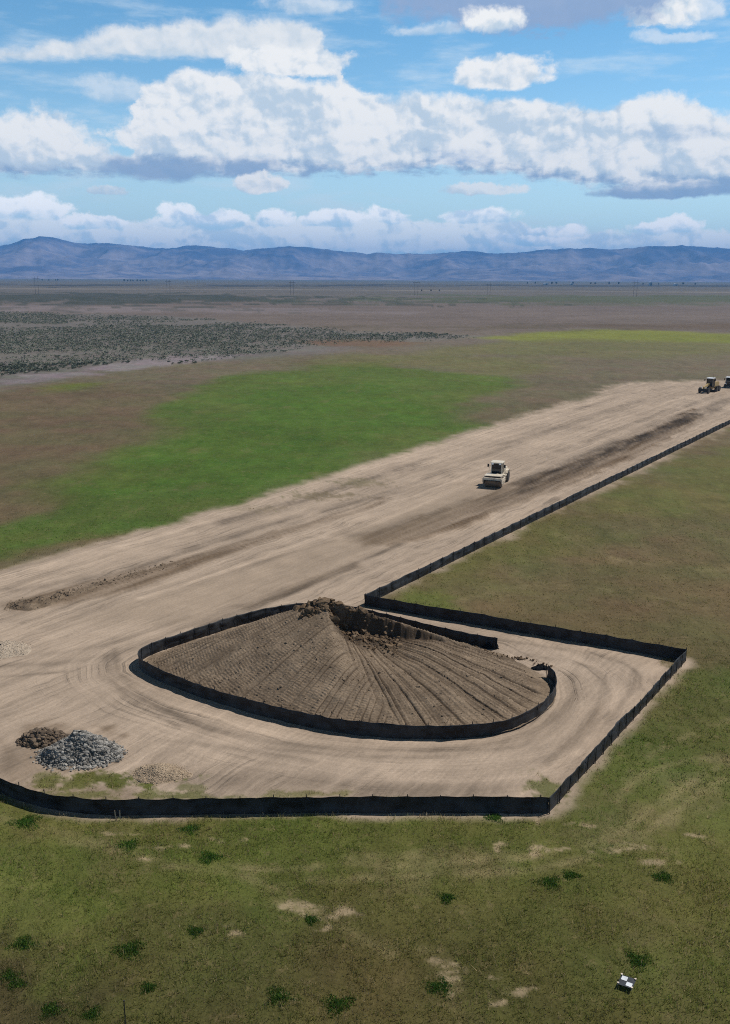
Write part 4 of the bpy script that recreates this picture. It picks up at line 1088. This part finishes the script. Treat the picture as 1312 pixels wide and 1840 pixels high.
HEAD = math.atan2(-RDIR.y, -RDIR.x)
def build_roller():
    c = at(889, 873); root = empty('soil_roller', (c.x, c.y, 0), HEAD + math.radians(14)); root.scale = (0.94, 0.94, 0.94)
    tag(root, 'cream smooth drum soil roller driving down the middle of the haul road', 'roller')
    O = -1.2
    mb = MB(); mb.lathe_y(1.9+O, 0, 0.765, [(-1.06, .60), (-1.06, .74), (-1.04, .765), (1.04, .765), (1.06, .74), (1.06, .60)], 56); mb.build('drum', DRUM, root, True)
    f = MB()
    for s in (-1, 1):
        f.prism([(0.75+O, 0.55), (2.3+O, 0.42), (2.95+O, 0.75), (3.0+O, 1.32), (2.6+O, 1.38), (1.9+O, 1.15), (0.8+O, 1.25)], s*1.22-0.07, s*1.22+0.07, 0.02)
        f.tube((1.9+O, s*1.06, .765), (1.9+O, s*1.32, .765), 0.26)
    f.box(2.72+O, 3.02+O, -1.15, 1.15, 0.98, 1.40, 0.03); f.box(0.72+O, 1.0+O, -1.15, 1.15, 0.70, 1.28, 0.03)
    fr = f.build('drum_frame', PAINT, root)
    k = MB(); k.box(3.02+O, 3.10+O, -1.1, 1.1, 1.0, 1.10); k.box(2.52+O, 2.62+O, -1.1, 1.1, 0.60, 0.66); k.build('scraper_bar', DARKM, fr)
    d = MB(); d.box(1.0+O, 2.72+O, -1.12, 1.12, 1.56, 1.62, .02)
    for x in (1.15, 2.6):
        for s in (-1, 1): d.box(x-.04+O, x+.04+O, s*1.08-.04, s*1.08+.04, 1.25, 1.56)
    d.build('drum_cover', PAINT, root)
    j = MB(); j.box(0.25+O, 0.75+O, -.3, .3, .6, 1.05, .03); j.tube((.4+O, 0, .4), (.4+O, 0, 1.2), .17); j.build('articulation_joint', DARKM, root)
    ch = MB(); ch.prism([(0.3+O, .62), (0.3+O, 1.3), (-3.1+O, 1.3), (-3.3+O, .9), (-3.0+O, .62)], -.62, .62, .02)
    for s in (-1, 1): ch.box(-.9+O, .2+O, s*.9-.25, s*.9+.25, 1.12, 1.3, .02)
    ch.build('chassis', PAINT, root)
    ho = MB(); ho.prism([(-.95+O, 1.31), (-.95+O, 2.12), (-2.6+O, 2.02), (-3.35+O, 1.75), (-3.4+O, 1.31)], -.78, .78, .04)
    h = ho.build('engine_hood', PAINT, root)
    g = MB()
    for z in np.arange(1.4, 1.75, 0.06): g.box(-3.425+O, -3.405+O, -.6, .6, z, z+.03)
    g.build('grille', DARKM, h)
    e = MB(); e.tube((-1.5+O, .45, 2.0), (-1.5+O, .45, 2.75), .06); e.tube((-1.5+O, .45, 2.75), (-1.6+O, .45, 2.85), .06); e.build('exhaust', DARKM, root)
    cb = cab(root, -.9+O, .45+O, .74, 1.31, 3.05, PAINT, PAINT)
    for s in (-1, 1):
        l = MB(); l.box(.62+O, .72+O, s*.5-.13, s*.5+.13, 2.72, 2.90, .02); l.build('headlight', LENS, cb)
        m = MB(); m.tube((.4+O, s*.8, 2.55), (.5+O, s*1.08, 2.6), .02, n=6); m.box(.46+O, .52+O, s*1.1-.12, s*1.1+.12, 2.35, 2.75, .01); m.build('mirror', DARKM, root)
        st = MB()
        for z in (.55, .85, 1.12): st.box(-.55+O, -.15+O, s*1.0-.14, s*1.0+.14, z, z+.04)
        st.box(-.57+O, -.54+O, s*1.12-.02, s*1.12+.02, .5, 1.3); st.box(-.16+O, -.13+O, s*1.12-.02, s*1.12+.02, .5, 2.2); st.build('step', PAINT, root)
        wheel(root, -2.2+O, s*.86, .76, .58, PAINT)
        fe = MB(); fe.prism([(-1.35+O, 1.25), (-1.35+O, 1.33), (-1.8+O, 1.66), (-2.7+O, 1.66), (-3.1+O, 1.4), (-3.1+O, 1.32), (-2.65+O, 1.6), (-1.85+O, 1.6)], s*.86-.3, s*.86+.3); fe.build('fender', PAINT, root)
build_roller()

def build_grader():
    c = at(1276, 704); root = empty('motor_grader', (c.x, c.y, 0), HEAD + math.radians(-6)); root.scale = (0.93, 0.93, 0.93)
    tag(root, 'dusty yellow motor grader working near the far right end of the haul road', 'grader')
    f = MB(); f.prism([(3.9, 1.0), (4.5, 1.0), (4.5, 1.55), (3.6, 1.75), (1.6, 2.25), (.4, 2.2), (-.2, 1.6), (-.2, 1.1), (.5, 1.2), (1.2, 1.75), (2.4, 1.6)], -.2, .2, .02)
    f.box(3.85, 4.15, -.95, .95, .62, .85, .03); f.box(3.95, 4.1, -.15, .15, .8, 1.1)
    f.box(-4.0, -.2, -.45, .45, .75, 1.2, .03); f.build('main_frame', YELL, root)
    for s in (-1, 1):
        wheel(root, 4.0, s*1.02, .68, .45, YELL)
        wheel(root, -1.5, s*1.02, .68, .45, YELL); wheel(root, -3.1, s*1.02, .68, .45, YELL)
        t = MB(); t.prism([(-.95, .5), (-1.2, .95), (-3.4, .95), (-3.65, .5), (-3.1, .38), (-1.5, .38)], s*.68-.08, s*.68+.08); t.build('tandem_case', YELL, root)
    b = MB(); pr = []
    for k in range(9): a = math.radians(-55 + k*110/8); pr.append((math.cos(a)*.45, math.sin(a)*.42))
    pr2 = [(x-.035, z) for x, z in pr][::-1]
    b.prism([(x + 1.35, z+.45) for x, z in pr+pr2], -1.85, 1.85)
    b.tube((1.5, 0, .95), (1.5, 0, 1.05), .75, n=28); b.box(1.2, 1.9, -.12, .12, 1.0, 1.25); b.tube((1.5, .5, .95), (1.5, .3, 1.9), .06); b.tube((1.5, -.5, .95), (1.5, -.3, 1.9), .06)
    b.build('blade', DARKM, root)
    k = MB(); k.box(4.5, 4.75, -1.2, 1.2, .55, 1.15, .04); k.build('push_block', DARKM, root)
    h = MB(); h.prism([(-.75, 1.2), (-.75, 2.45), (-3.2, 2.35), (-4.1, 2.2), (-4.25, 1.2)], -.62, .62, .05); hd = h.build('engine_hood', YELL, root)
    g = MB()
    for z in np.arange(1.3, 2.1, .09): g.box(-4.29, -4.26, -.5, .5, z, z+.045)
    g.build('grille', DARKM, hd)
    e = MB(); e.tube((-2.2, .3, 2.35), (-2.2, .3, 3.2), .07); e.build('exhaust', DARKM, root)
    cb = cab(root, -.75, .95, .74, 1.35, 3.45, DARKM, WHITEP)
    for s in (-1, 1):
        l = MB(); l.tube((4.5, s*.55, 1.5), (4.6, s*.55, 1.5), .11); l.tube((4.2, s*.55, 1.3), (4.45, s*.55, 1.5), .04, n=6); l.build('headlight', LENS, root)
        m = MB(); m.tube((.9, s*.8, 2.9), (1.05, s*1.15, 2.95), .025, n=6); m.box(1.0, 1.06, s*1.15-.12, s*1.15+.12, 2.7, 3.1); m.build('mirror', DARKM, root)
    a = MB(); a.tube((-.3, .4, 3.45), (-.3, .4, 4.1), .02, n=6); a.build('antenna', DARKM, root)
build_grader()

def build_truck():
    c = at(1312, 696); root = empty('water_truck', (c.x, c.y, 0), HEAD + math.radians(4)); root.scale = (0.9, 0.9, 0.9)
    tag(root, 'white truck with a dark front behind the grader, cut off by the right picture edge', 'truck')
    f = MB(); f.box(-5.2, 2.3, -.45, .45, .7, .98, .02); f.box(2.2, 2.45, -1.2, 1.2, .5, .95, .04); f.build('chassis', DARKM, root)
    h = MB(); h.prism([(1.0, 1.0), (2.25, 1.0), (2.3, 1.75), (1.0, 1.95)], -.95, .95, .06); hd = h.build('hood', DARKM, root)
    g = MB()
    for z in np.arange(1.05, 1.65, .09): g.box(2.32, 2.35, -.6, .6, z, z+.045)
    g.build('grille', DRUM, hd)
    cab(root, -.7, 1.0, 1.1, 1.0, 2.75, WHITEP, WHITEP)
    t = MB(); n = 26
    prof = [(-5.1, .3), (-5.1, .95), (-5.0, 1.02), (-1.0, 1.02), (-.9, .95), (-.9, .3)]
    rings = [[t.bm.verts.new((x, r*1.08*math.cos(2*PI*i/n), 1.98 + r*.92*math.sin(2*PI*i/n))) for i in range(n)] for x, r in prof]
    for a, b in zip(rings[:-1], rings[1:]):
        for i in range(n): t.bm.faces.new([a[i], a[(i+1) % n], b[(i+1) % n], b[i]])
    t.bm.faces.new(rings[0]); t.bm.faces.new(rings[-1]); t.build('tank', WHITEP, root, True)
    for s in (-1, 1):
        wheel(root, 1.65, s*1.0, .5, .32, WHITEP, lug=10)
        for x in (-2.6, -3.8): wheel(root, x, s*.95, .5, .55, WHITEP, lug=10)
        l = MB(); l.box(2.28, 2.36, s*.78-.13, s*.78+.13, 1.1, 1.35, .02); l.build('headlight', LENS, hd)
        m = MB(); m.tube((.9, s*1.12, 2.2), (1.0, s*1.3, 2.25), .02, n=6); m.box(.97, 1.03, s*1.36-.1, s*1.36+.1, 1.9, 2.4); m.build('mirror', DARKM, root)
build_truck()

# ------------------------------------------------------------------ survey target, stakes, post
def survey():
    c = at(1126, 1768); rz = math.radians(-24)
    a = at(1110, 1760); b = at(1143, 1772); d = at(1113, 1776)
    root = empty('survey_target', (c.x, c.y, 0.10), math.atan2(b.y-a.y, b.x-a.x))
    tag(root, 'black and white chequered survey panel pegged flat on the foreground grass', 'survey target')
    hx, hy, n = 0.22, 0.22, 12
    wm = simple('white_panel', (0.66, 0.68, 0.71), 0.5, var=0.12); km = simple('black_panel', (0.030, 0.034, 0.042), 0.5, var=0.2)
    def sheet(name, x0, x1, y0, y1, z, m, parent=root):
        u, v = np.meshgrid(np.linspace(x0, x1, n), np.linspace(y0, y1, n), indexing='ij')
        zz = z + 0.02*fbm(u*2+3, v*2, 3, 3) + 0.02*u
        V = np.stack([u, v, zz], -1).reshape(-1, 3); lo = V.copy(); lo[:, 2] -= 0.006
        i, j = np.meshgrid(np.arange(n-1), np.arange(n-1), indexing='ij')
        q = np.stack([i*n+j, (i+1)*n+j, (i+1)*n+j+1, i*n+j+1], -1).reshape(-1, 4)
        return obj(name, mesh_np(name, np.concatenate([V, lo]), np.concatenate([q, q[:, ::-1]+n*n]), m, True), parent)
    sheet('backing', -hx-.05, hx+.05, -hy-.05, hy+.05, 0.0, km)
    sheet('white_square', -hx, -.01, 0.01, hy, 0.012, wm); sheet('white_square', .01, hx, -hy, -.01, 0.012, wm)
    for sx, sy in ((-1, 1), (1, 1), (1, -1), (-1, -1)):
        mb = MB(); mb.tube((sx*(hx+.03), sy*(hy+.03), -.08), (sx*(hx+.03), sy*(hy+.03), 0.035), .012, n=8); mb.tube((sx*(hx+.03), sy*(hy+.03), .035), (sx*(hx+.03), sy*(hy+.03), .05), .04, n=10); mb.build('peg', simple('peg_plastic', (.6, .5, .4), .6), root)
survey()
WOOD = simple('grey_weathered_wood', tuple(lin(168,150,126)), 0.85, var=0.2)
for x, y, hh, lab in ((209, 1474, .50, 'short pale wooden stake leaning before the front fence, left one of two'), (216, 1474, .46, 'short brown wooden stake before the front fence, right one of two')):
    c = at(x, y); mb = MB(); mb.prism([(-.025, -.15), (.025, -.15), (.025, hh), (0, hh+.03), (-.025, hh)], -.015, .015)
    o = mb.build('survey_stake', WOOD, None, False, (c.x, c.y, float(ground_z(np.array([c.x]), np.array([c.y]))[0]))); o.rotation_euler = (RNG.normal(0, .05), RNG.normal(0, .05), .3); tag(o, lab, 'stake')
c = at(226, 1846); mb = MB(); mb.tube((0, 0, -.2), (0, 0, 1.05), .022, .020, 8); mb.tube((0, 0, 1.05), (0, 0, 1.09), .03, .03, 8); mb.box(-.05, .05, -.006, .006, .0, .12)
o = mb.build('steel_post', STAKE, None, False, (c.x, c.y, 0)); tag(o, 'thin dark steel post standing in the grass at the bottom edge', 'post')

# ------------------------------------------------------------------ turf
def blade_material(name, trans=0.0):
    m, t, b = material(name)
    c = attr(t, 'albedo'); t.links.new(c.s, b.inputs['Base Color']); b.inputs['Roughness'].default_value = 0.7; b.inputs['Specular IOR Level'].default_value = 0.1
    tr = t.nodes.new('ShaderNodeBsdfTranslucent'); t.links.new(c.s, tr.inputs['Color'])
    mx = t.nodes.new('ShaderNodeMixShader'); mx.inputs[0].default_value = 0.45
    t.links.new(b.outputs[0], mx.inputs[1]); t.links.new(tr.outputs[0], mx.inputs[2]); t.links.new(mx.outputs[0], t.nodes['Material Output'].inputs['Surface'])
    return m
BLADE = blade_material('grass_blades')
def blades(name, PX, PY, PZ, C, hgt, wid, per, rng, spread=0.06, lean=0.55):
    n = len(PX); N_ = n*per
    bx = np.repeat(PX, per) + rng.normal(0, spread, N_); by = np.repeat(PY, per) + rng.normal(0, spread, N_); bz = np.repeat(PZ, per)
    a = rng.uniform(0, 2*PI, N_); h = np.repeat(hgt, per)*rng.uniform(0.55, 1.2, N_); w = np.repeat(wid, per)*rng.uniform(0.7, 1.3, N_)
    la = rng.uniform(0, 2*PI, N_); ll = np.abs(rng.normal(0, lean, N_))*h
    V = np.empty((N_, 3, 3), np.float32)
    V[:, 0] = np.stack([bx-np.cos(a)*w, by-np.sin(a)*w, bz-0.02], -1); V[:, 1] = np.stack([bx+np.cos(a)*w, by+np.sin(a)*w, bz-0.02], -1)
    V[:, 2] = np.stack([bx+np.cos(la)*ll, by+np.sin(la)*ll, bz+h], -1)
    Cc = np.repeat(C, per, 0)*rng.uniform(0.6, 1.5, (N_, 1))
    Cc = np.repeat(Cc, 3, 0)
    return mesh_np(name, V.reshape(-1, 3), np.arange(N_*3).reshape(-1, 3), BLADE, False, {'albedo': Cc})
def build_grass():
    rng = np.random.default_rng(21)
    def band(r0, r1, dens, hgt, wid, per, amax):
        area = math.radians(amax)*(r1*r1-r0*r0); n = int(area*dens)
        r = np.sqrt(rng.uniform(r0*r0, r1*r1, n)); a = np.radians(rng.uniform(-amax, amax, n))
        X, Y = r*np.sin(a), r*np.cos(a)
        C, dirt, *_ = surface(X, Y)
        cl = fbm(X/1.3, Y/1.3, 4, 5, 0.6)
        keep = rng.random(n) < (1-dirt*1.1)*(0.75+0.5*cl)
        X, Y, C, cl = X[keep], Y[keep], C[keep], cl[keep]
        k = len(X); rr_ = np.hypot(X, Y)
        kp = rng.random(k) < sstep(r0-.01, r0+(4 if r0 > 30 else .1), rr_)*(1-sstep(r0+(r1-r0)*0.55, r1, rr_))
        X, Y, C, cl = X[kp], Y[kp], C[kp], cl[kp]; k = len(X)
        dry = (rng.random(k) < 0.16 + 0.18*np.clip(fbm(X/3, Y/3, 3, 8), -1, 1))
        C = np.where(dry[:, None], lin(164,146,108)*rng.uniform(.7, 1.15, (k, 1)), C*1.9)
        g = rng.random(k) < 0.25 + 0.2*cl
        C = np.where((g & ~dry)[:, None], C*np.array([0.92, 1.12, 0.78]), C)
        H = hgt*(0.7+0.6*(cl+0.3))*rng.uniform(.6, 1.3, k)
        return X, Y, C, np.clip(H, 0.05, 1), np.full(k, wid), per
    parts = [band(27, 47, 90, 0.16, 0.014, 3, 25), band(43, 70, 40, 0.15, 0.022, 3, 25), band(60, 118, 9, 0.085, 0.04, 3, 25)]
    X = np.concatenate([p[0] for p in parts]); Y = np.concatenate([p[1] for p in parts]); C = np.concatenate([p[2] for p in parts])
    Hh = np.concatenate([p[3] for p in parts]); Wd = np.concatenate([p[4] for p in parts])
    me = blades('grass', X, Y, ground_z(X, Y), C, Hh, Wd, 3, rng, 0.07)
    o = obj('grass', me); tag(o, 'short olive and dry tan grass of the foreground field', 'grass', kind='stuff')
build_grass()

WEEDS = [(42,1697,26,'dark green weed clump at the left edge of the foreground grass'),(232,1708,34,'wide dark green weed clump left of centre in the foreground grass'),
         (343,1491,22,'bright green weed clump just below the front silt fence'),(376,1541,24,'green weed clump right of the tan scrapes in the left foreground'),
         (231,1519,24,'flat green weed clump among the tan scrapes in the left foreground'),(266,1776,16,'small green weed clump above the dark steel post'),
         (95,1818,24,'dark weed clump in the bottom left corner beside bare soil'),(15,1755,22,'green weed clump cut off by the left picture edge, upper one'),
         (502,1792,30,'long dark green weed clump at bottom, left one of a close pair'),(604,1806,32,'long dark green weed clump at bottom, right one of a close pair'),
         (352,1674,18,'small faint green weed clump in the middle of the left foreground'),(789,1772,28,'dark round weed clump beside the pale eroded scrape near the bottom'),
         (987,1586,24,'green weed clump below the bare scrapes at right, leftmost of three'),(1026,1573,16,'faint green weed clump next to a larger one below the right scrapes'),(1191,1577,22,'green weed clump below the bare scrapes at the far right'),
         (1148,1725,26,'flat dark weed clump just above the survey panel'),(803,1613,18,'small dull weed clump in the middle of the right foreground'),
         (888,1469,18,'green weed clump at the foot of the front fence near its right corner'),(30,1768,18,'green weed clump cut off by the left picture edge, lower one'),
         (165,1825,18,'dark weed clump at the bottom edge left of the steel post'),(48,1478,30,'bright green weed clump under the left end of the front fence'),(560,1652,14,'tiny weed tuft at the edge of the central tan scrape')]
def build_weeds():
    rng = np.random.default_rng(5)
    for x, y, r, lab in WEEDS:
        br = 1.55 if ('bright' in lab or y < 1560) else 1.2
        c = at(x, y); e2 = at(x+r, y); R = abs(e2.x-c.x)
        n = int(340*max(0.6, R/0.7))
        q = rng.random(n)**0.6; a = rng.uniform(0, 2*PI, n)
        lob = 1 + 0.35*np.sin(a*3+rng.uniform(0, 6)) + 0.2*np.sin(a*5+rng.uniform(0, 6))
        R *= 0.85; X = np.cos(a)*q*R*lob; Y = np.sin(a)*q*R*0.9*lob
        C = np.where(rng.random((n, 1)) < 0.25, lin(88,114,46), lin(58,88,34))*rng.uniform(.7, 1.25, (n, 1))*br
        hh = 0.15*(1-q*0.6)*(0.7+0.4*R)*rng.uniform(.6, 1.2, n)
        me = blades('weed_clump', X, Y, X*0, C, hh, np.full(n, .022), 4, rng, 0.05, 0.7)
        o = obj('weed_clump', me, None, (c.x, c.y, float(ground_z(np.array([c.x]), np.array([c.y]))[0]))); tag(o, lab, 'weed', 'dark green weed clumps in the foreground grass')
build_weeds()

# ------------------------------------------------------------------ sagebrush
def bush_geo(rng, nleaf, r=0.6, h=0.75):
    """many small leaf-sized quads through a lumpy dome"""
    c = []
    lob = rng.normal(0, 0.35, (5, 3))*[r, r, 0]; lob[:, 2] = rng.uniform(0.35, 0.75, 5)*h
    for k in range(nleaf):
        l = lob[rng.integers(0, 5)]; d = rng.normal(0, 1, 3); d /= np.linalg.norm(d); d[2] = abs(d[2])*0.9-0.15
        c.append(l + d*r*0.55*rng.uniform(.75, 1.05))
    c = np.array(c); c[:, 2] = np.maximum(c[:, 2], 0.03)
    s = rng.uniform(.10, .2, nleaf)*r/0.6
    u = rng.normal(0, 1, (nleaf, 3)); u /= np.linalg.norm(u, axis=1)[:, None]
    v = np.cross(u, rng.normal(0, 1, (nleaf, 3))); v /= np.linalg.norm(v, axis=1)[:, None]
    q = np.stack([c-u*s[:, None], c+v*s[:, None]*.7, c+u*s[:, None], c-v*s[:, None]*.7], 1)
    return q.reshape(-1, 3)
def sage_material():
    m, t, b = material('sagebrush_leaves')
    tn = attr(t, 'tone', 'Fac'); c = mixc(t, tn, tuple(lin(92,98,84)), tuple(lin(138,142,126)))
    t.links.new(c.s, b.inputs['Base Color']); b.inputs['Specular IOR Level'].default_value = 0.1
    return m
def build_sage():
    rng = np.random.default_rng(33); M = sage_material()
    x0, x1 = -400, 130; y0, y1 = SAGE[:, 1].min(), SAGE[:, 1].max()
    n = 125000
    X = rng.uniform(x0, x1, n); Y = y0 + (y1-y0)*rng.random(n)**1.4
    ok = sdf(SAGE, X, Y) + fbm(X/25, Y/25, 3, 3)*14 < 0
    ok &= np.abs(np.arctan2(X, Y)) < math.radians(27)
    den = 0.80 + 1.1*fbm(X/30, Y/45, 5, 9, .65) - 0.8*sstep(.1, .5, fbm(X/60+4, Y/60, 4, 19)) - 0.25*sstep(-90, 100, X) - 0.35*(1-sstep(0, 25, -sdf(SAGE, X, Y)))
    ok &= rng.random(n) < den
    X, Y = X[ok], Y[ok]; r = np.hypot(X, Y)
    X, Y = X[np.argsort(r)], Y[np.argsort(r)]
    inview = np.abs(X/Y) < 0.40
    first = np.where(inview)[0][:300]
    rest = np.ones(len(X), bool); rest[first] = False
    protos = []
    for k in range(5):
        V = bush_geo(rng, 110, 0.7, 0.8); nq = len(V)//4
        me = mesh_np('sagebrush', V, np.arange(nq*4).reshape(-1, 4), M, False, {'tone': np.repeat(rng.random(nq), 4)})
        protos.append(me)
    for i in first:
        o = bpy.data.objects.new('sagebrush', protos[int(rng.integers(0, 5))]); link(o)
        s = rng.uniform(.45, .95); o.location = (X[i], Y[i], float(ground_z(X[i:i+1], Y[i:i+1])[0])); o.scale = (s*1.1, s*1.1, s*rng.uniform(.8, 1.1)); o.rotation_euler = (0, 0, rng.uniform(0, 6.28))
        tag(o, 'grey green sagebrush bush at the near left edge of the shrubland', 'bush', 'sagebrush bushes of the near shrubland edge')
    Xr, Yr = X[rest], Y[rest]; zr = ground_z(Xr, Yr)
    base = [bush_geo(rng, 16, 0.85, 1.0) for _ in range(8)]
    k = rng.integers(0, 8, len(Xr)); B = np.stack(base)[k]
    s = rng.uniform(.35, .85, len(Xr))[:, None, None]
    ca, sa = np.cos(k*1.3 + Xr)[:, None], np.sin(k*1.3 + Xr)[:, None]
    V = np.stack([B[..., 0]*ca-B[..., 1]*sa, B[..., 0]*sa+B[..., 1]*ca, B[..., 2]], -1)*s*[1.35, 1.35, 1.0] + np.stack([Xr, Yr, zr], -1)[:, None, :]
    V = V.reshape(-1, 3); nq = len(V)//4
    me = mesh_np('sagebrush_cover', V, np.arange(nq*4).reshape(-1, 4), M, False, {'tone': np.repeat(rng.random(nq), 4)})
    o = obj('sagebrush_cover', me); tag(o, 'grey green sagebrush covering the flat beyond the fields', 'shrubland', kind='stuff')
    print('SAGE', len(X))
build_sage()

# ------------------------------------------------------------------ far plain: poles, trees, sheds
def build_far():
    pm = simple('pole_wood', (0.06, 0.05, 0.045), .9)
    for k, (x, y, hh, lab) in enumerate([(67,529,24,'leftmost power pole, below the highest blue peak'),(303,527,20,'power pole left of centre on the plain, near the dark tree row'),(525,530,20,'power pole just left of the middle of the plain'),
                            (748,531,21,'power pole just right of the middle of the plain'),(878,530,18,'power pole left of the pale sheds on the plain'),(1141,533,22,'rightmost power pole, near the white shed')]):
        c = at(x, y); mb = MB(); s = hh
        root = empty('power_pole', (c.x, c.y, 0)); tag(root, lab, 'power pole', 'power poles crossing the plain')
        for sx in (-2.2, 2.2):
            mb = MB(); mb.tube((sx, 0, -1), (sx, 0, s), .17, .12, 8); mb.build('post', pm, root)
        mb = MB(); mb.box(-4.6, 4.6, -.12, .12, s*.86, s*.875); mb.build('crossarm', pm, root)
        for sx in (-4.2, 0, 4.2):
            mb = MB(); mb.tube((sx, 0, s*.86), (sx, 0, s*.86-1.2), .15, .1, 6); mb.build('insulator', DARKM, root)
    rng = np.random.default_rng(3)
    leaf = simple('far_foliage', (0.05, 0.06, 0.035), .9, var=.4, scale=.3); bark = simple('bark', (.08, .06, .045), .9)
    def tree(x, Y, h, lab, grp):
        a, _ = azel(x, 505); X = Y*math.tan(a)
        root = empty('tree', (X, Y, 0)); tag(root, lab, 'tree', grp)
        mb = MB(); mb.tube((0, 0, -.5), (0, 0, h*.55), h*.03, h*.015, 6)
        for q in range(3): an = rng.uniform(0, 6.28); mb.tube((0, 0, h*.35), (math.cos(an)*h*.2, math.sin(an)*h*.2, h*.65), h*.015, h*.006, 5)
        mb.build('trunk', bark, root)
        nl = 220; d = rng.normal(0, 1, (nl, 3)); d /= np.linalg.norm(d, axis=1)[:, None]; c = d*rng.uniform(.55, 1, (nl, 1))*[h*.34, h*.34, h*.36]; c[:, 2] += h*.62
        c += rng.normal(0, h*.04, (nl, 3)); s = h*.07
        u = rng.normal(0, 1, (nl, 3)); u /= np.linalg.norm(u, axis=1)[:, None]; v = np.cross(u, rng.normal(0, 1, (nl, 3))); v /= np.linalg.norm(v, axis=1)[:, None]
        q = np.stack([c-u*s, c+v*s*.7, c+u*s, c-v*s*.7], 1).reshape(-1, 3)
        obj('crown', mesh_np('crown', q, np.arange(nl*4).reshape(-1, 4), leaf), root)
    for x in (224, 229, 234, 240, 246, 252, 258, 263): tree(x + rng.uniform(-1, 1), 4300+rng.uniform(-60, 60), rng.uniform(9, 13), 'dark tree in the distant row left of the middle of the plain', 'trees of the distant row')
    for x in (76, 88, 100, 104): tree(x, 4600+rng.uniform(-60, 60), rng.uniform(8, 11), 'small dark tree in the distant line below the highest peak', 'trees below the highest peak')
    for x in (948, 962, 992, 1000, 1030, 1062, 1070, 1095, 1112, 1156, 1184, 1228, 1250): tree(x, 3900+rng.uniform(-120, 120), rng.uniform(8, 12), 'dark tree among the far sheds at right', 'trees among the far sheds')
    for x, y in ((758, 524), (775, 524), (790, 524)):
        c = at(x, y); tree(x, c.y, 4, 'small dark tree beside the pale road right of the middle', 'trees beside the pale road')
    wall = simple('shed_wall', (.55, .57, .6), .7, var=.05); roofm = simple('metal_roof', (.72, .76, .8), .35, spec=.6, var=.05)
    for x, Y, w, d, h, lab in ((981, 3700, 17, 10, 5, 'long low shed with a bright roof, leftmost on the far plain'), (1027, 3800, 12, 9, 5, 'small grey shed on the far plain between tree groups'),
                               (1169, 3500, 9, 9, 12, 'tall narrow white building on the far plain'), (1214, 3600, 15, 10, 5, 'low white shed on the far plain, rightmost')):
        a, _ = azel(x, 510); root = empty('shed', (Y*math.tan(a), Y, 0), .2); tag(root, lab, 'shed', 'far sheds on the plain')
        mb = MB(); mb.box(-w/2, w/2, -d/2, d/2, -.5, h); wl = mb.build('wall', wall, root)
        mb = MB(); mb.prism([(-w/2-.5, h+.02), (w/2+.5, h+.02), (w/2+.5, h+.3), (0, h+d*.22), (-w/2-.5, h+.3)], -d/2-.5, d/2+.5); mb.build('roof', roofm, root)
        mb = MB(); mb.box(-2, 2, -d/2-.08, -d/2-.01, 0, h*.7); mb.build('door', DARKM, root)
build_far()


# ------------------------------------------------------------------ render settings
sc.view_settings.view_transform = 'Standard'; sc.view_settings.look = 'None'; sc.view_settings.exposure = 0; sc.view_settings.gamma = 1
sc.view_settings.use_curve_mapping = False
sc.render.engine = 'CYCLES'
sc.cycles.use_denoising = False; sc.cycles.denoiser = 'OPENIMAGEDENOISE'; sc.cycles.denoising_input_passes = 'RGB_ALBEDO_NORMAL'; sc.cycles.denoising_prefilter = 'NONE'
sc.cycles.max_bounces = 5; sc.cycles.diffuse_bounces = 2; sc.cycles.glossy_bounces = 2; sc.cycles.transmission_bounces = 3; sc.cycles.volume_bounces = 1
sc.cycles.transparent_max_bounces = 6
sc.cycles.use_adaptive_sampling = False; sc.cycles.sample_clamp_indirect = 2.5; sc.cycles.pixel_filter_type = 'BLACKMAN_HARRIS'; sc.cycles.filter_width = 1.05
